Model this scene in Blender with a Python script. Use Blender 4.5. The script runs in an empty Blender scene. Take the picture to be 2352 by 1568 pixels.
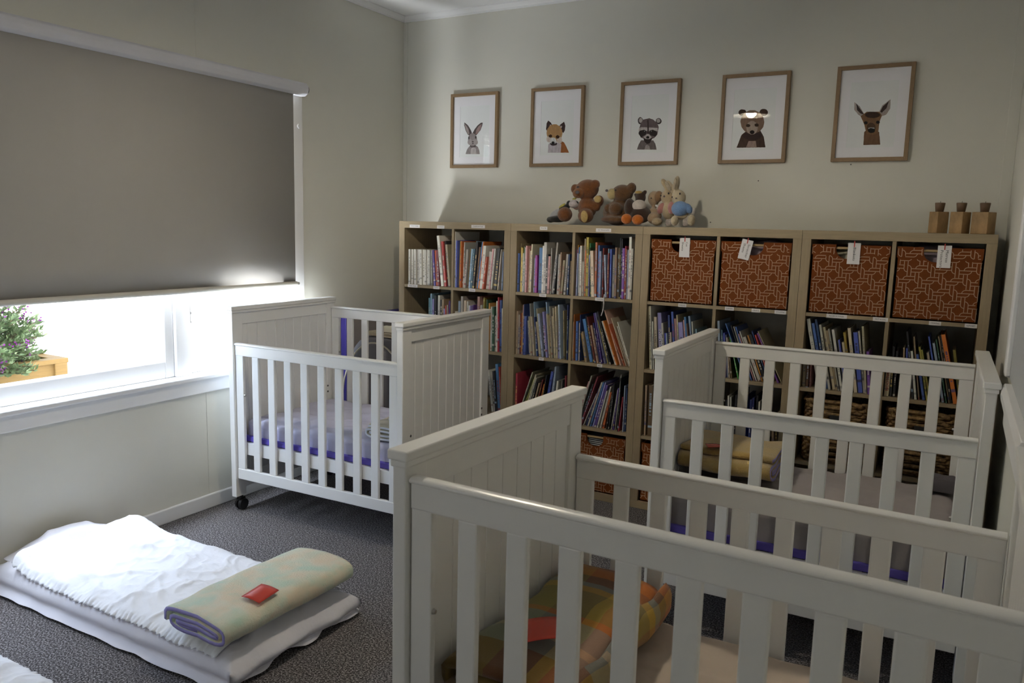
import bpy, bmesh, math, random
from mathutils import Vector, Matrix, Euler, noise
random.seed(11)
PI = math.pi
sc = bpy.context.scene
COL = sc.collection

# ------------------------------------------------------------------ camera
YAW, PITCH, ROLL = -0.51123, -0.14318, 0.0255
fw = Vector((math.sin(YAW)*math.cos(PITCH), math.cos(YAW)*math.cos(PITCH), math.sin(PITCH)))
rt = fw.cross(Vector((0, 0, 1))).normalized()
up = rt.cross(fw)
r2 = rt*math.cos(ROLL) + up*math.sin(ROLL)
u2 = up*math.cos(ROLL) - rt*math.sin(ROLL)
cam = bpy.data.cameras.new('camera')
cam.sensor_width = 36
cam.lens = 1818.42/2352*36
cam.clip_start = 0.02
cam.dof.use_dof = True
cam.dof.focus_distance = 3.9
cam.dof.aperture_fstop = 10
camo = bpy.data.objects.new('camera', cam)
camo.matrix_world = Matrix(((r2.x, u2.x, -fw.x, 2.93885), (r2.y, u2.y, -fw.y, -3.82661), (r2.z, u2.z, -fw.z, 1.4471), (0, 0, 0, 1)))
COL.objects.link(camo)
sc.camera = camo

# ------------------------------------------------------------------ light
sc.view_settings.view_transform = 'Standard'
sc.view_settings.look = 'None'
sc.view_settings.gamma = 1
sc.view_settings.use_curve_mapping = False
sc.view_settings.exposure = 3.0
world = bpy.data.worlds.new('world')
sc.world = world
world.use_nodes = True
wn = world.node_tree
bg = wn.nodes['Background']
sky = wn.nodes.new('ShaderNodeTexSky')
sky.sky_type = 'NISHITA'
sky.sun_disc = False
sky.sun_elevation = math.radians(50)
sky.sun_rotation = math.radians(60)
sky.air_density = 1.0
sky.dust_density = 2.5
sky.ozone_density = 1.0
wn.links.new(sky.outputs[0], bg.inputs[0])
bg.inputs[1].default_value = 0.10
sl = bpy.data.lights.new('sun', 'SUN')
sl.energy = 12
sl.angle = math.radians(0.6)
sl.color = (1, .95, .88)
so = bpy.data.objects.new('sun', sl)
so.rotation_euler = Vector((.50, .30, .81)).to_track_quat('Z', 'Y').to_euler()
COL.objects.link(so)
def daylight(name, loc, rot, sx, sy, power, col, spread=180):
    l = bpy.data.lights.new(name, 'AREA')
    l.shape = 'RECTANGLE'; l.size, l.size_y = sx, sy
    l.energy = power; l.color = col; l.spread = math.radians(spread)
    o = bpy.data.objects.new(name, l)
    o.location = loc; o.rotation_euler = rot
    COL.objects.link(o)
    return o
# area lamps for daylight below the blind, plus an added fill behind the camera
def aim(d): return Vector(d).to_track_quat('-Z', 'Y').to_euler()
daylight('sky_daylight', (-.305, -1.78, 1.20), aim((.55, 0, -.83)), 2.3, .15, 4.3, (.74, .85, 1), 150)
daylight('sill_bounce_fill', (-.335, -.96, .80), aim((.22, .48, .85)), .08, .34, 1.32, (.95, .98, 1), 108)  # added upward lamp imitating daylight bounced off the sill and street
daylight('rear_fill', (1.1, -4.70, 1.35), aim((0, 1, .05)), 1.0, 1.7, 0.57, (.95, .97, 1))  # added fill lamp behind the camera; the wall there has no opening
sc.cycles.max_bounces = 10
sc.cycles.diffuse_bounces = 6
sc.cycles.glossy_bounces = 4
sc.cycles.transparent_max_bounces = 12
sc.cycles.caustics_reflective = False
sc.cycles.caustics_refractive = False
sc.cycles.sample_clamp_indirect = 6.0

# ------------------------------------------------------------------ helpers
def tag(o, label=None, cat=None, group=None, kind=None):
    if label: o['label'] = label
    if cat: o['category'] = cat
    if group: o['group'] = group
    if kind: o['kind'] = kind
    return o
def empty(name, loc=(0, 0, 0), rz=0, parent=None):
    o = bpy.data.objects.new(name, None)
    o.empty_display_size = .05
    o.location = loc
    o.rotation_euler = (0, 0, rz)
    o.parent = parent
    COL.objects.link(o)
    return o
def dup(o, parent=None):
    c = o.copy()
    COL.objects.link(c)
    if parent: c.parent = parent
    for ch in list(o.children): dup(ch, c)
    return c
class MB:
    def __init__(s): s.v = []; s.f = []; s.m = []; s.s = []; s.st = []
    def add(s, vs, fs, mi=0, sm=False, st=None):
        b = len(s.v)
        s.v += [tuple(v) for v in vs]
        s.st += st if st else [(0, 0)]*len(vs)
        for f in fs:
            s.f.append([b+i for i in f]); s.m.append(mi); s.s.append(sm)
        return s
    def box(s, x0, y0, z0, x1, y1, z1, mi=0, M=None):
        vs = [Vector((x, y, z)) for z in (z0, z1) for y in (y0, y1) for x in (x0, x1)]
        if M: vs = [M @ v for v in vs]
        return s.add(vs, [(0, 2, 3, 1), (4, 5, 7, 6), (0, 1, 5, 4), (2, 6, 7, 3), (0, 4, 6, 2), (1, 3, 7, 5)], mi)
    def cyl(s, p0, p1, r0, r1=None, n=16, mi=0, sm=True):
        p0, p1 = Vector(p0), Vector(p1)
        r1 = r0 if r1 is None else r1
        q = (p1-p0).to_track_quat('Z', 'Y')
        vs = []
        for p, r in ((p0, r0), (p1, r1)):
            vs += [p + q @ Vector((r*math.cos(2*PI*i/n), r*math.sin(2*PI*i/n), 0)) for i in range(n)]
        s.add(vs, [(i, (i+1) % n, n+(i+1) % n, n+i) for i in range(n)], mi, sm)
        return s.add(vs, [tuple(range(n-1, -1, -1)), tuple(range(n, 2*n))], mi, False)
    def tube(s, pts, r, n=8, mi=0, closed=False):
        pts = [Vector(p) for p in pts]
        N = len(pts); vs = []
        for i, p in enumerate(pts):
            a = pts[(i-1) % N] if closed or i else pts[0]
            b = pts[(i+1) % N] if closed or i < N-1 else pts[-1]
            d = (b-a).normalized()
            ref = Vector((0, 0, 1)) if abs(d.z) < .9 else Vector((1, 0, 0))
            e1 = d.cross(ref).normalized(); e2 = d.cross(e1)
            rr = r[i] if isinstance(r, list) else r
            vs += [p + rr*(math.cos(2*PI*k/n)*e1 + math.sin(2*PI*k/n)*e2) for k in range(n)]
        fs = []
        for i in range(N if closed else N-1):
            j = (i+1) % N
            fs += [(i*n+k, i*n+(k+1) % n, j*n+(k+1) % n, j*n+k) for k in range(n)]
        if not closed: fs += [tuple(range(n)), tuple(range((N-1)*n, N*n))]
        return s.add(vs, fs, mi, True)
    def ell(s, c, r, mi=0, n=18, m=10, M=None):
        vs = []
        for j in range(m+1):
            t = PI*j/m
            for i in range(n):
                a = 2*PI*i/n
                v = Vector((r[0]*math.sin(t)*math.cos(a), r[1]*math.sin(t)*math.sin(a), r[2]*math.cos(t)))
                vs.append(Vector(c) + (M @ v if M else v))
        fs = [(j*n+i, (j+1)*n+i, (j+1)*n+(i+1) % n, j*n+(i+1) % n) for j in range(m) for i in range(n)]
        return s.add(vs, fs, mi, True)
    def grid(s, nu, nv, fn, mi=0, sm=True, st=None):
        vs = [fn(i/nu, j/nv) for j in range(nv+1) for i in range(nu+1)]
        stt = [st(i/nu, j/nv) for j in range(nv+1) for i in range(nu+1)] if st else None
        fs = [(j*(nu+1)+i, j*(nu+1)+i+1, (j+1)*(nu+1)+i+1, (j+1)*(nu+1)+i) for j in range(nv) for i in range(nu)]
        return s.add(vs, fs, mi, sm, stt)
    def prism(s, poly, fn, d, mi=0):
        n = len(poly)
        vs = [fn(x, y, 0) for x, y in poly] + [fn(x, y, d) for x, y in poly]
        return s.add(vs, [tuple(range(n-1, -1, -1)), tuple(range(n, 2*n))] + [(i, (i+1) % n, n+(i+1) % n, n+i) for i in range(n)], mi)
    def lathe(s, prof, c=(0, 0, 0), n=24, mi=0):
        c = Vector(c)
        vs = [c + Vector((r*math.cos(2*PI*i/n), r*math.sin(2*PI*i/n), z)) for r, z in prof for i in range(n)]
        fs = [(j*n+i, j*n+(i+1) % n, (j+1)*n+(i+1) % n, (j+1)*n+i) for j in range(len(prof)-1) for i in range(n)]
        return s.add(vs, fs, mi, True)
    def mesh(s, name, mats):
        me = bpy.data.meshes.new(name)
        me.from_pydata(s.v, [], s.f)
        for m in (mats if isinstance(mats, (list, tuple)) else [mats]): me.materials.append(m)
        me.polygons.foreach_set('material_index', s.m)
        me.polygons.foreach_set('use_smooth', s.s)
        a = me.attributes.new('st', 'FLOAT_VECTOR', 'POINT')
        a.data.foreach_set('vector', [c for p in s.st for c in (p[0], p[1], 0)])
        bm = bmesh.new(); bm.from_mesh(me)
        bmesh.ops.recalc_face_normals(bm, faces=bm.faces)
        bm.to_mesh(me); bm.free()
        return me
    def build(s, name, mats, parent=None, bevel=0, seg=2, sub=0, loc=None, rot=None, solid=0):
        o = bpy.data.objects.new(name, s.mesh(name, mats))
        COL.objects.link(o)
        if parent: o.parent = parent
        if loc: o.location = loc
        if rot: o.rotation_euler = rot
        if solid:
            m = o.modifiers.new('solid', 'SOLIDIFY'); m.thickness = solid; m.offset = -1
        if bevel:
            m = o.modifiers.new('bevel', 'BEVEL'); m.width = bevel; m.segments = seg; m.limit_method = 'ANGLE'; m.harden_normals = False
        if sub:
            m = o.modifiers.new('sub', 'SUBSURF'); m.levels = sub; m.render_levels = sub
        return o
def nz(x, y, z=0, sc_=1.0): return noise.noise(Vector((x*sc_, y*sc_, z*sc_)))
def text_obj(name, body, size, mat, parent, M, width=None):
    cu = bpy.data.curves.new(name, 'FONT')
    cu.body = body; cu.size = size; cu.align_x = 'CENTER'; cu.align_y = 'CENTER'; cu.resolution_u = 2
    t = bpy.data.objects.new('t', cu)
    COL.objects.link(t)
    dg = bpy.context.evaluated_depsgraph_get()
    me = bpy.data.meshes.new_from_object(t.evaluated_get(dg))
    bpy.data.objects.remove(t)
    if width and me.vertices:
        xs = [v.co.x for v in me.vertices]
        k = width/max(1e-6, max(xs)-min(xs))
        for v in me.vertices: v.co.x *= k
    me.materials.clear(); me.materials.append(mat)
    o = bpy.data.objects.new(name, me)
    COL.objects.link(o)
    o.parent = parent
    o.matrix_local = M
    return o

# ------------------------------------------------------------------ materials
def newmat(name):
    m = bpy.data.materials.new(name); m.use_nodes = True
    nt = m.node_tree
    return m, nt, nt.nodes['Principled BSDF']
def lnk(nt, a, b): nt.links.new(a, b)
def N(nt, t, **k):
    n = nt.nodes.new(t)
    for a, b in k.items(): setattr(n, a, b)
    return n
def noise_tex(nt, scale, detail=3, rough=.5, stretch=None, coord='Object'):
    tc = N(nt, 'ShaderNodeTexCoord')
    src = tc.outputs[coord]
    if stretch:
        mp = N(nt, 'ShaderNodeMapping'); mp.inputs['Scale'].default_value = stretch
        lnk(nt, src, mp.inputs['Vector']); src = mp.outputs[0]
    n = N(nt, 'ShaderNodeTexNoise')
    n.inputs['Scale'].default_value = scale; n.inputs['Detail'].default_value = detail; n.inputs['Roughness'].default_value = rough
    lnk(nt, src, n.inputs['Vector'])
    return n
def ramp(nt, fac, stops, const=False):
    r = N(nt, 'ShaderNodeValToRGB')
    if const: r.color_ramp.interpolation = 'CONSTANT'
    e = r.color_ramp.elements
    while len(e) < len(stops): e.new(.5)
    for el, (p, c) in zip(e, stops):
        el.position = p; el.color = (*c, 1)
    lnk(nt, fac, r.inputs[0])
    return r
def bump(nt, b, h, strength, dist=.01):
    n = N(nt, 'ShaderNodeBump')
    n.inputs['Strength'].default_value = strength; n.inputs['Distance'].default_value = dist
    lnk(nt, h, n.inputs['Height']); lnk(nt, n.outputs[0], b.inputs['Normal'])
    return n
def P(name, col, rough=.6, spec=.5, var=0, vs=12, bmp=0, bs=200, bd=.002, metal=0, coat=0, sheen=0, stretch=None):
    m, nt, b = newmat(name)
    b.inputs['Base Color'].default_value = (*col, 1)
    b.inputs['Roughness'].default_value = rough
    b.inputs['Specular IOR Level'].default_value = spec
    b.inputs['Metallic'].default_value = metal
    b.inputs['Coat Weight'].default_value = coat
    b.inputs['Sheen Weight'].default_value = sheen
    if var:
        n = noise_tex(nt, vs, 4, .6, stretch)
        r = ramp(nt, n.outputs[0], [(.25, tuple(c*(1-var) for c in col)), (.75, tuple(min(1, c*(1+var)) for c in col))])
        lnk(nt, r.outputs[0], b.inputs['Base Color'])
    if bmp:
        n2 = noise_tex(nt, bs, 3, .6, stretch)
        bump(nt, b, n2.outputs[0], bmp, bd)
    return m
white_paint = P('white_cot_paint', (.80, .80, .785), .28, .5, bmp=.012, bs=25)
trim_paint = P('white_trim_paint', (.80, .80, .80), .35, .5, bmp=.05, bs=40)
wall_paint = P('cream_wall_paint', (.665, .655, .59), .6, .3, var=.02, vs=3, bmp=.06, bs=90)
ceil_paint = P('ceiling_paint', (.80, .80, .80), .7, .2)
blind_fabric = P('grey_blind_fabric', (.37, .355, .33), .8, .2, bmp=.05, bs=900)
blind_metal = P('blind_cassette_white', (.62, .62, .66), .4, .5)
bar_mat = P('blind_bar_beige', (.60, .58, .52), .5, .4)
metal_mat = P('brushed_metal', (.55, .53, .50), .3, .5, metal=1)
dark_metal = P('dark_metal', (.06, .06, .06), .4)
black_plastic = P('black_plastic', (.012, .012, .013), .32)
dark_hole = P('dark_slot', (.02, .02, .02), .8)
wood_v = P('oak_laminate_upright', (.30, .235, .148), .5, .35, var=.13, vs=8, bmp=.08, bs=14, stretch=(14, 14, 1))
wood_h = P('oak_laminate_level', (.315, .25, .158), .5, .35, var=.13, vs=8, bmp=.08, bs=14, stretch=(1, 14, 14))
frame_wood = P('picture_frame_oak', (.27, .18, .10), .5, .35, var=.1, vs=10, stretch=(6, 6, 6))
paper_white = P('white_paper', (.80, .80, .82), .7, .2)
mat_board = P('picture_mount_white', (.88, .88, .92), .8, .1)
print_paper = P('print_paper', (.84, .87, .88), .7, .1)
label_white = P('label_white', (.74, .72, .72), .5)
ink = P('black_ink', (.015, .015, .018), .6)
white_ink = P('white_ink', (.8, .8, .78), .6)
red_ink = P('red_ink', (.45, .04, .03), .6)
blue_ink = P('blue_ink', (.05, .07, .35), .6)
red_card = P('red_card_glossy', (.52, .05, .03), .25, .5)
orange_fabric = P('orange_bin_fabric', (.155, .040, .008), .85, .2, var=.12, vs=20, bmp=.15, bs=700)
lattice_white = P('cream_lattice_print', (.40, .26, .17), .85, .2)
dowel_wood = P('dowel_wood', (.42, .30, .15), .5)
sheet_white = P('white_cotton_sheet', (.80, .81, .85), .8, .2, bmp=.55, bs=22, bd=.008, sheen=.1)
sheet_lilac = P('lilac_grey_sheet', (.56, .55, .68), .8, .2, bmp=.3, bs=24, bd=.004)
floor_sheet = P('white_lilac_floor_sheet', (.74, .73, .79), .8, .2, bmp=.4, bs=20, bd=.006)
sheet_grey = P('taupe_grey_sheet', (.33, .30, .30), .8, .2, bmp=.35, bs=18, bd=.006)
sheet_taupe = P('beige_taupe_sheet', (.50, .42, .35), .8, .2, bmp=.35, bs=18, bd=.006)
blue_edge = P('blue_mattress_edge', (.13, .10, .50), .55, .4)
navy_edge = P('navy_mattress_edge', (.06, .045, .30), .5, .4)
grey_cloth = P('grey_cloth', (.20, .19, .205), .85, .2, bmp=.3, bs=60)
dark_cloth = P('dark_grey_cloth', (.10, .09, .10), .85, .2, bmp=.5, bs=40)
lilac_cloth = P('mauve_cloth', (.33, .27, .31), .85, .2, bmp=.5, bs=40)
cream_cloth = P('cream_cloth', (.62, .57, .44), .9, .1, bmp=.4, bs=60, sheen=.3)
purple_binding = P('lilac_satin_binding', (.30, .27, .58), .45, .5, bmp=.6, bs=45, bd=.004)
thin_tape = P('ribbon_white', (.62, .58, .60), .7)
wax_brown = P('brown_candle_wax', (.15, .09, .05), .5, .4, var=.1)
soil = P('dark_soil', (.05, .035, .03), .95, .1, bmp=.8, bs=60, bd=.01)
plant_stem = P('plant_stem', (.12, .09, .05), .8)
leaf_green = P('shrub_leaf', (.26, .36, .19), .6, .3, var=.5, vs=14)
flower_purple = P('purple_flower', (.32, .07, .36), .7, .2, var=.2)
planter_wood = P('stained_timber', (.42, .27, .10), .55, .3, var=.12, vs=8, stretch=(2, 2, 14))
concrete = P('pale_concrete', (.55, .54, .52), .9, .1, var=.06, vs=1.5)
asphalt = P('road_asphalt', (.42, .42, .43), .9, .1, var=.06, vs=2)

def carpet_mat():
    m, nt, b = newmat('charcoal_carpet')
    n = noise_tex(nt, 165, 2, .75)
    n2 = noise_tex(nt, 3, 2, .5)
    r = ramp(nt, n.outputs[0], [(.38, (.012, .010, .010)), (.50, (.072, .064, .066)), (.62, (.36, .34, .345))])
    mx = N(nt, 'ShaderNodeMixRGB', blend_type='MULTIPLY'); mx.inputs[0].default_value = .25
    r2_ = ramp(nt, n2.outputs[0], [(.3, (.7, .7, .7)), (.7, (1, 1, 1))])
    lnk(nt, r.outputs[0], mx.inputs[1]); lnk(nt, r2_.outputs[0], mx.inputs[2])
    lnk(nt, mx.outputs[0], b.inputs['Base Color'])
    b.inputs['Roughness'].default_value = .95; b.inputs['Specular IOR Level'].default_value = .15
    b.inputs['Sheen Weight'].default_value = .15
    bump(nt, b, n.outputs[0], .6, .006)
    return m
carpet = carpet_mat()

def glass_mat(name, ior, rough=0.0):
    m, nt, b = newmat(name)
    nt.nodes.remove(b)
    out = nt.nodes['Material Output']
    tr = N(nt, 'ShaderNodeBsdfTransparent'); gl = N(nt, 'ShaderNodeBsdfGlossy')
    gl.inputs['Roughness'].default_value = rough
    fr = N(nt, 'ShaderNodeFresnel'); fr.inputs['IOR'].default_value = ior
    gm = N(nt, 'ShaderNodeNewGeometry')
    inv = N(nt, 'ShaderNodeMath', operation='SUBTRACT'); inv.inputs[0].default_value = 1.0
    lnk(nt, gm.outputs['Backfacing'], inv.inputs[1])
    fm = N(nt, 'ShaderNodeMath', operation='MULTIPLY')
    lnk(nt, fr.outputs[0], fm.inputs[0]); lnk(nt, inv.outputs[0], fm.inputs[1])
    mx = N(nt, 'ShaderNodeMixShader')
    lnk(nt, fm.outputs[0], mx.inputs[0]); lnk(nt, tr.outputs[0], mx.inputs[1]); lnk(nt, gl.outputs[0], mx.inputs[2])
    lnk(nt, mx.outputs[0], out.inputs[0])
    return m
glass = glass_mat('window_glass', 1.45)
pic_glass = glass_mat('picture_glass', 1.5)

def fleece_mat(name, c1, c2, c3):
    m, nt, b = newmat(name)
    n = noise_tex(nt, 9, 2, .5); n3 = noise_tex(nt, 14, 2, .5, (1, 1, 1.7))
    r = ramp(nt, n.outputs[0], [(.38, c1), (.5, c2), (.62, c3)])
    r2_ = ramp(nt, n3.outputs[0], [(.45, c2), (.62, c1)])
    mx = N(nt, 'ShaderNodeMixRGB'); mx.inputs[0].default_value = .45
    lnk(nt, r.outputs[0], mx.inputs[1]); lnk(nt, r2_.outputs[0], mx.inputs[2])
    lnk(nt, mx.outputs[0], b.inputs['Base Color'])
    b.inputs['Roughness'].default_value = .95; b.inputs['Specular IOR Level'].default_value = .1
    b.inputs['Sheen Weight'].default_value = .5
    f = noise_tex(nt, 160, 3, .7)
    bump(nt, b, f.outputs[0], .8, .006)
    return m
fleece = fleece_mat('pastel_fleece', (.56, .72, .58), (.78, .74, .58), (.80, .64, .44))
fleece_yellow = fleece_mat('yellow_fleece', (.50, .33, .10), (.46, .34, .13), (.40, .30, .16))

def plaid_mat():
    m, nt, b = newmat('brown_green_plaid_wool')
    at = N(nt, 'ShaderNodeAttribute'); at.attribute_name = 'st'
    sp = N(nt, 'ShaderNodeSeparateXYZ'); lnk(nt, at.outputs['Vector'], sp.inputs[0])
    def band(out, k, off, stops):
        mu = N(nt, 'ShaderNodeMath', operation='MULTIPLY_ADD'); mu.inputs[1].default_value = k; mu.inputs[2].default_value = off
        lnk(nt, out, mu.inputs[0])
        fr = N(nt, 'ShaderNodeMath', operation='FRACT'); lnk(nt, mu.outputs[0], fr.inputs[0])
        return ramp(nt, fr.outputs[0], stops, True)
    br, ol, te, cr, yo, og = (.13, .055, .02), (.20, .17, .03), (.17, .22, .21), (.42, .36, .25), (.46, .29, .03), (.44, .13, .015)
    a = band(sp.outputs[0], 1.0, 0, [(0, br), (.20, te), (.27, cr), (.30, te), (.37, og), (.39, ol), (.50, yo), (.535, te), (.56, br), (.60, og)])
    c = band(sp.outputs[1], 1.9, .1, [(0, ol), (.22, cr), (.28, te), (.50, br), (.66, og), (.78, yo), (.84, br)])
    mx = N(nt, 'ShaderNodeMixRGB'); mx.inputs[0].default_value = .45
    lnk(nt, a.outputs[0], mx.inputs[1]); lnk(nt, c.outputs[0], mx.inputs[2])
    lnk(nt, mx.outputs[0], b.inputs['Base Color'])
    b.inputs['Roughness'].default_value = .9; b.inputs['Sheen Weight'].default_value = .15
    f = noise_tex(nt, 300, 2, .6); bump(nt, b, f.outputs[0], .4, .003)
    return m
plaid = plaid_mat()

def wicker_mat():
    m, nt, b = newmat('water_hyacinth_weave')
    n = noise_tex(nt, 40, 3, .6)
    r = ramp(nt, n.outputs[0], [(.3, (.05, .028, .012)), (.5, (.22, .13, .05)), (.7, (.42, .28, .11))])
    lnk(nt, r.outputs[0], b.inputs['Base Color'])
    b.inputs['Roughness'].default_value = .7
    bump(nt, b, n.outputs[0], .6, .01)
    return m
wicker = wicker_mat()
def plush(name, col, var=.15):
    m = P(name, col, .95, .1, var=var, vs=60, bmp=.7, bs=260, bd=.006, sheen=.4)
    return m

# book cover: cloth colour, printed spine bands and a dashed title strip, pages as a second slot
PAL = {'W': ('white', (.70, .69, .64)), 'C': ('cream', (.60, .52, .38)), 'G': ('grey', (.42, .40, .36)), 'K': ('black', (.03, .03, .035)), 'B': ('blue', (.09, .17, .50)),
       'N': ('navy', (.03, .05, .17)), 'S': ('sky blue', (.30, .44, .62)), 'P': ('purple', (.17, .08, .36)), 'M': ('magenta', (.34, .035, .30)), 'V': ('violet', (.33, .29, .58)),
       'R': ('red', (.50, .07, .06)), 'D': ('maroon', (.22, .04, .04)), 'O': ('orange', (.62, .20, .04)), 'Y': ('yellow', (.66, .46, .12)), 'A': ('mustard', (.40, .30, .06)),
       'E': ('green', (.06, .30, .09)), 'F': ('dark green', (.05, .12, .07)), 'T': ('tan', (.36, .27, .17)), 'H': ('brown', (.13, .07, .04)), 'I': ('pink', (.58, .33, .31)),
       'L': ('teal', (.09, .22, .27)), 'U': ('pale blue', (.38, .45, .60)), 'J': ('olive', (.34, .32, .07))}
page_mat = P('book_pages', (.55, .50, .40), .9, .1, bmp=.3, bs=400, stretch=(30, 1, 1))
COVER = {}
def cover_mat(k, style):
    if (k, style) in COVER: return COVER[k, style]
    nm, col = PAL[k]
    m, nt, b = newmat('cover_%s' % nm.replace(' ', '_'))
    lum = sum(col)/3
    acc = [(.04, .04, .06), (.25, .05, .05), (.06, .08, .25)][style] if lum > .22 else [(.66, .62, .55), (.60, .45, .15), (.35, .48, .62)][style]
    tc = N(nt, 'ShaderNodeTexCoord'); sp = N(nt, 'ShaderNodeSeparateXYZ'); lnk(nt, tc.outputs['Object'], sp.inputs[0])
    oi = N(nt, 'ShaderNodeObjectInfo')
    def M2(op, a, bb):
        n = N(nt, 'ShaderNodeMath', operation=op)
        for i, x in enumerate((a, bb)):
            if isinstance(x, (int, float)): n.inputs[i].default_value = x
            else: lnk(nt, x, n.inputs[i])
        return n.outputs[0]
    z = sp.outputs[2]
    zz = M2('FLOOR', M2('ADD', M2('MULTIPLY', z, 62), M2('MULTIPLY', oi.outputs['Random'], 900)), 0)
    wv = N(nt, 'ShaderNodeTexWhiteNoise', noise_dimensions='1D'); lnk(nt, zz, wv.inputs['W'])
    letters = M2('GREATER_THAN', wv.outputs[0], .42)
    lo = M2('MULTIPLY_ADD', oi.outputs['Random'], .25); lo.node.inputs[2].default_value = .2
    hi = M2('ADD', lo, .45)
    rng = M2('MULTIPLY', M2('GREATER_THAN', z, lo), M2('LESS_THAN', z, hi))
    cx = M2('LESS_THAN', M2('ABSOLUTE', M2('SUBTRACT', sp.outputs[0], .5), 0), .24)
    front = M2('LESS_THAN', sp.outputs[1], .02)
    title = M2('MULTIPLY', M2('MULTIPLY', letters, rng), M2('MULTIPLY', cx, front))
    w2 = N(nt, 'ShaderNodeTexWhiteNoise', noise_dimensions='1D'); lnk(nt, oi.outputs['Random'], w2.inputs['W'])
    band = M2('MULTIPLY', M2('LESS_THAN', M2('ABSOLUTE', M2('SUBTRACT', z, M2('MULTIPLY', w2.outputs[0], .25)), 0), .022), front)
    vr = N(nt, 'ShaderNodeHueSaturation'); vr.inputs['Color'].default_value = (*col, 1)
    lnk(nt, M2('ADD', M2('MULTIPLY', oi.outputs['Random'], .06), .47), vr.inputs['Hue'])
    lnk(nt, M2('ADD', M2('MULTIPLY', w2.outputs[0], .5), .72), vr.inputs['Value'])
    mx = N(nt, 'ShaderNodeMixRGB'); lnk(nt, M2('MULTIPLY', M2('MAXIMUM', title, band), .8 if lum < .4 else .5), mx.inputs[0])
    lnk(nt, vr.outputs[0], mx.inputs[1]); mx.inputs[2].default_value = (*acc, 1)
    lnk(nt, mx.outputs[0], b.inputs['Base Color'])
    b.inputs['Roughness'].default_value = .38
    COVER[k, style] = m
    return m
# ------------------------------------------------------------------ room shell
XL, XR, YB, YF, ZC = -.275, 3.105, .40, -4.75, 2.745
WY0, WY1, WZ0, WZ1 = -3.0, -.60, .695, 2.13          # left window opening
def struct(name, mb, mats, **k):
    return tag(mb.build(name, mats, **k), kind='structure')
struct('floor', MB().box(XL-.3, YF-.2, -.12, XR+.2, YB+.2, 0), carpet)
struct('ceiling', MB().box(XL-.3, YF-.2, ZC, XR+.2, YB+.2, ZC+.15), ceil_paint)
struct('wall_back', MB().box(XL-.12, YB, 0, XR+.12, YB+.12, ZC), wall_paint)
wl = MB()
wl.box(XL-.12, YF, 0, XL, YB, WZ0-.02); wl.box(XL-.12, YF, WZ1, XL, YB, ZC)
wl.box(XL-.12, YF, WZ0-.02, XL, WY0, WZ1); wl.box(XL-.12, WY1, WZ0-.02, XL, YB, WZ1)
struct('wall_left', wl, wall_paint)
struct('wall_right', MB().box(XR, YF, 0, XR+.12, YB, ZC), wall_paint)
wf = MB().box(XL, YF-.12, 0, XR, YF, ZC)
struct('wall_front', wf, wall_paint)
# cornice, corner cover strips and baseboards
def cornice(name, p0, p1, ang):
    d = Vector(p1)-Vector(p0); L = d.length
    prof = [(0, 0), (.010, 0), (.010, .010), (.014, .014), (.026, .022), (.034, .028), (.034, .034), (0, .034)]
    e = Vector((-d.y, d.x, 0)).normalized()*ang
    mb = MB(); dn = d.normalized()
    mb.prism(prof, lambda x, y, t: Vector(p0)+e*x+Vector((0, 0, y))+dn*t, L)
    struct(name, mb, trim_paint)
zc = 2.711
cornice('trim_1', (XL, YF, zc), (XL, YB, zc), -1)
cornice('trim_2', (XL, YB, zc), (XR, YB, zc), -1)
cornice('trim_3', (XR, YB, zc), (XR, YF, zc), -1)
struct('trim_4', MB().box(XL, YB-.006, 0, XL+.030, YB, zc), wall_paint, bevel=.002)
struct('trim_5', MB().box(XR-.045, YB-.006, 0, XR, YB, zc), wall_paint, bevel=.002)
def base(name, x0, y0, x1, y1):
    mb = MB().box(x0, y0, 0, x1, y1, .072)
    struct(name, mb, trim_paint, bevel=.006, seg=3)
base('baseboard_left', XL, YF, XL+.018, YB)
base('baseboard_back', XL, YB-.018, XR, YB)
base('baseboard_right', XR-.012, YF, XR, YB)
# flush wall-lining joints (thin cover battens) on the left wall
struct('trim_6', MB().box(XL, -1.20, .072, XL+.0012, -1.196, .60).box(XL, -1.20, 2.19, XL+.0012, -1.197, zc), wall_paint)

# ---- window_1 : big timber window in the left wall
w1 = tag(empty('window_1', (XL, WY1, WZ0)), kind='structure')
def W1(name, boxes, mat, bevel=.003, parent=None):
    mb = MB()
    for x0, y0, z0, x1, y1, z1 in boxes: mb.box(x0-XL, y0-WY1, z0-WZ0, x1-XL, y1-WY1, z1-WZ0)
    return mb.build(name, mat, parent or w1, bevel=bevel)
xo = XL-.12
W1('architrave', [(XL, WY1-.0, WZ0, XL+.016, -.525, 2.119), (XL, WY0-.07, 2.12, XL+.018, -.525, 2.190)], trim_paint)
W1('jamb', [(xo+.001, WY1-.022, WZ0, XL-.001, WY1-.001, WZ1-.001), (xo+.001, WY0+.001, WZ0, XL-.001, WY0+.022, WZ1-.001), (xo+.001, WY0+.023, WZ1-.02, XL-.001, WY1-.023, WZ1-.001)], trim_paint)
W1('window_sill', [(xo-.01, WY0-.08, .668, XL+.042, -.50, .693)], trim_paint, .006)
W1('apron', [(XL, WY0-.05, .598, XL+.018, -.52, .668)], trim_paint, .004)
W1('mullion', [(xo+.02, -1.352, .694, XL-.012, -1.268, 2.108), ], trim_paint)
fs = W1('sash', [(xo+.03, -1.402, .694, XL-.03, -1.353, 2.10), (xo+.03, WY0+.071, .694, XL-.03, -1.403, .775), (xo+.03, WY0+.071, 2.06, XL-.03, -1.403, 2.10), (xo+.03, WY0+.023, .694, XL-.03, WY0+.07, 2.10)], trim_paint, .004)
W1('pane', [(xo+.052, WY0+.06, .76, xo+.056, -1.39, 2.08)], glass, 0, fs)
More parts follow.
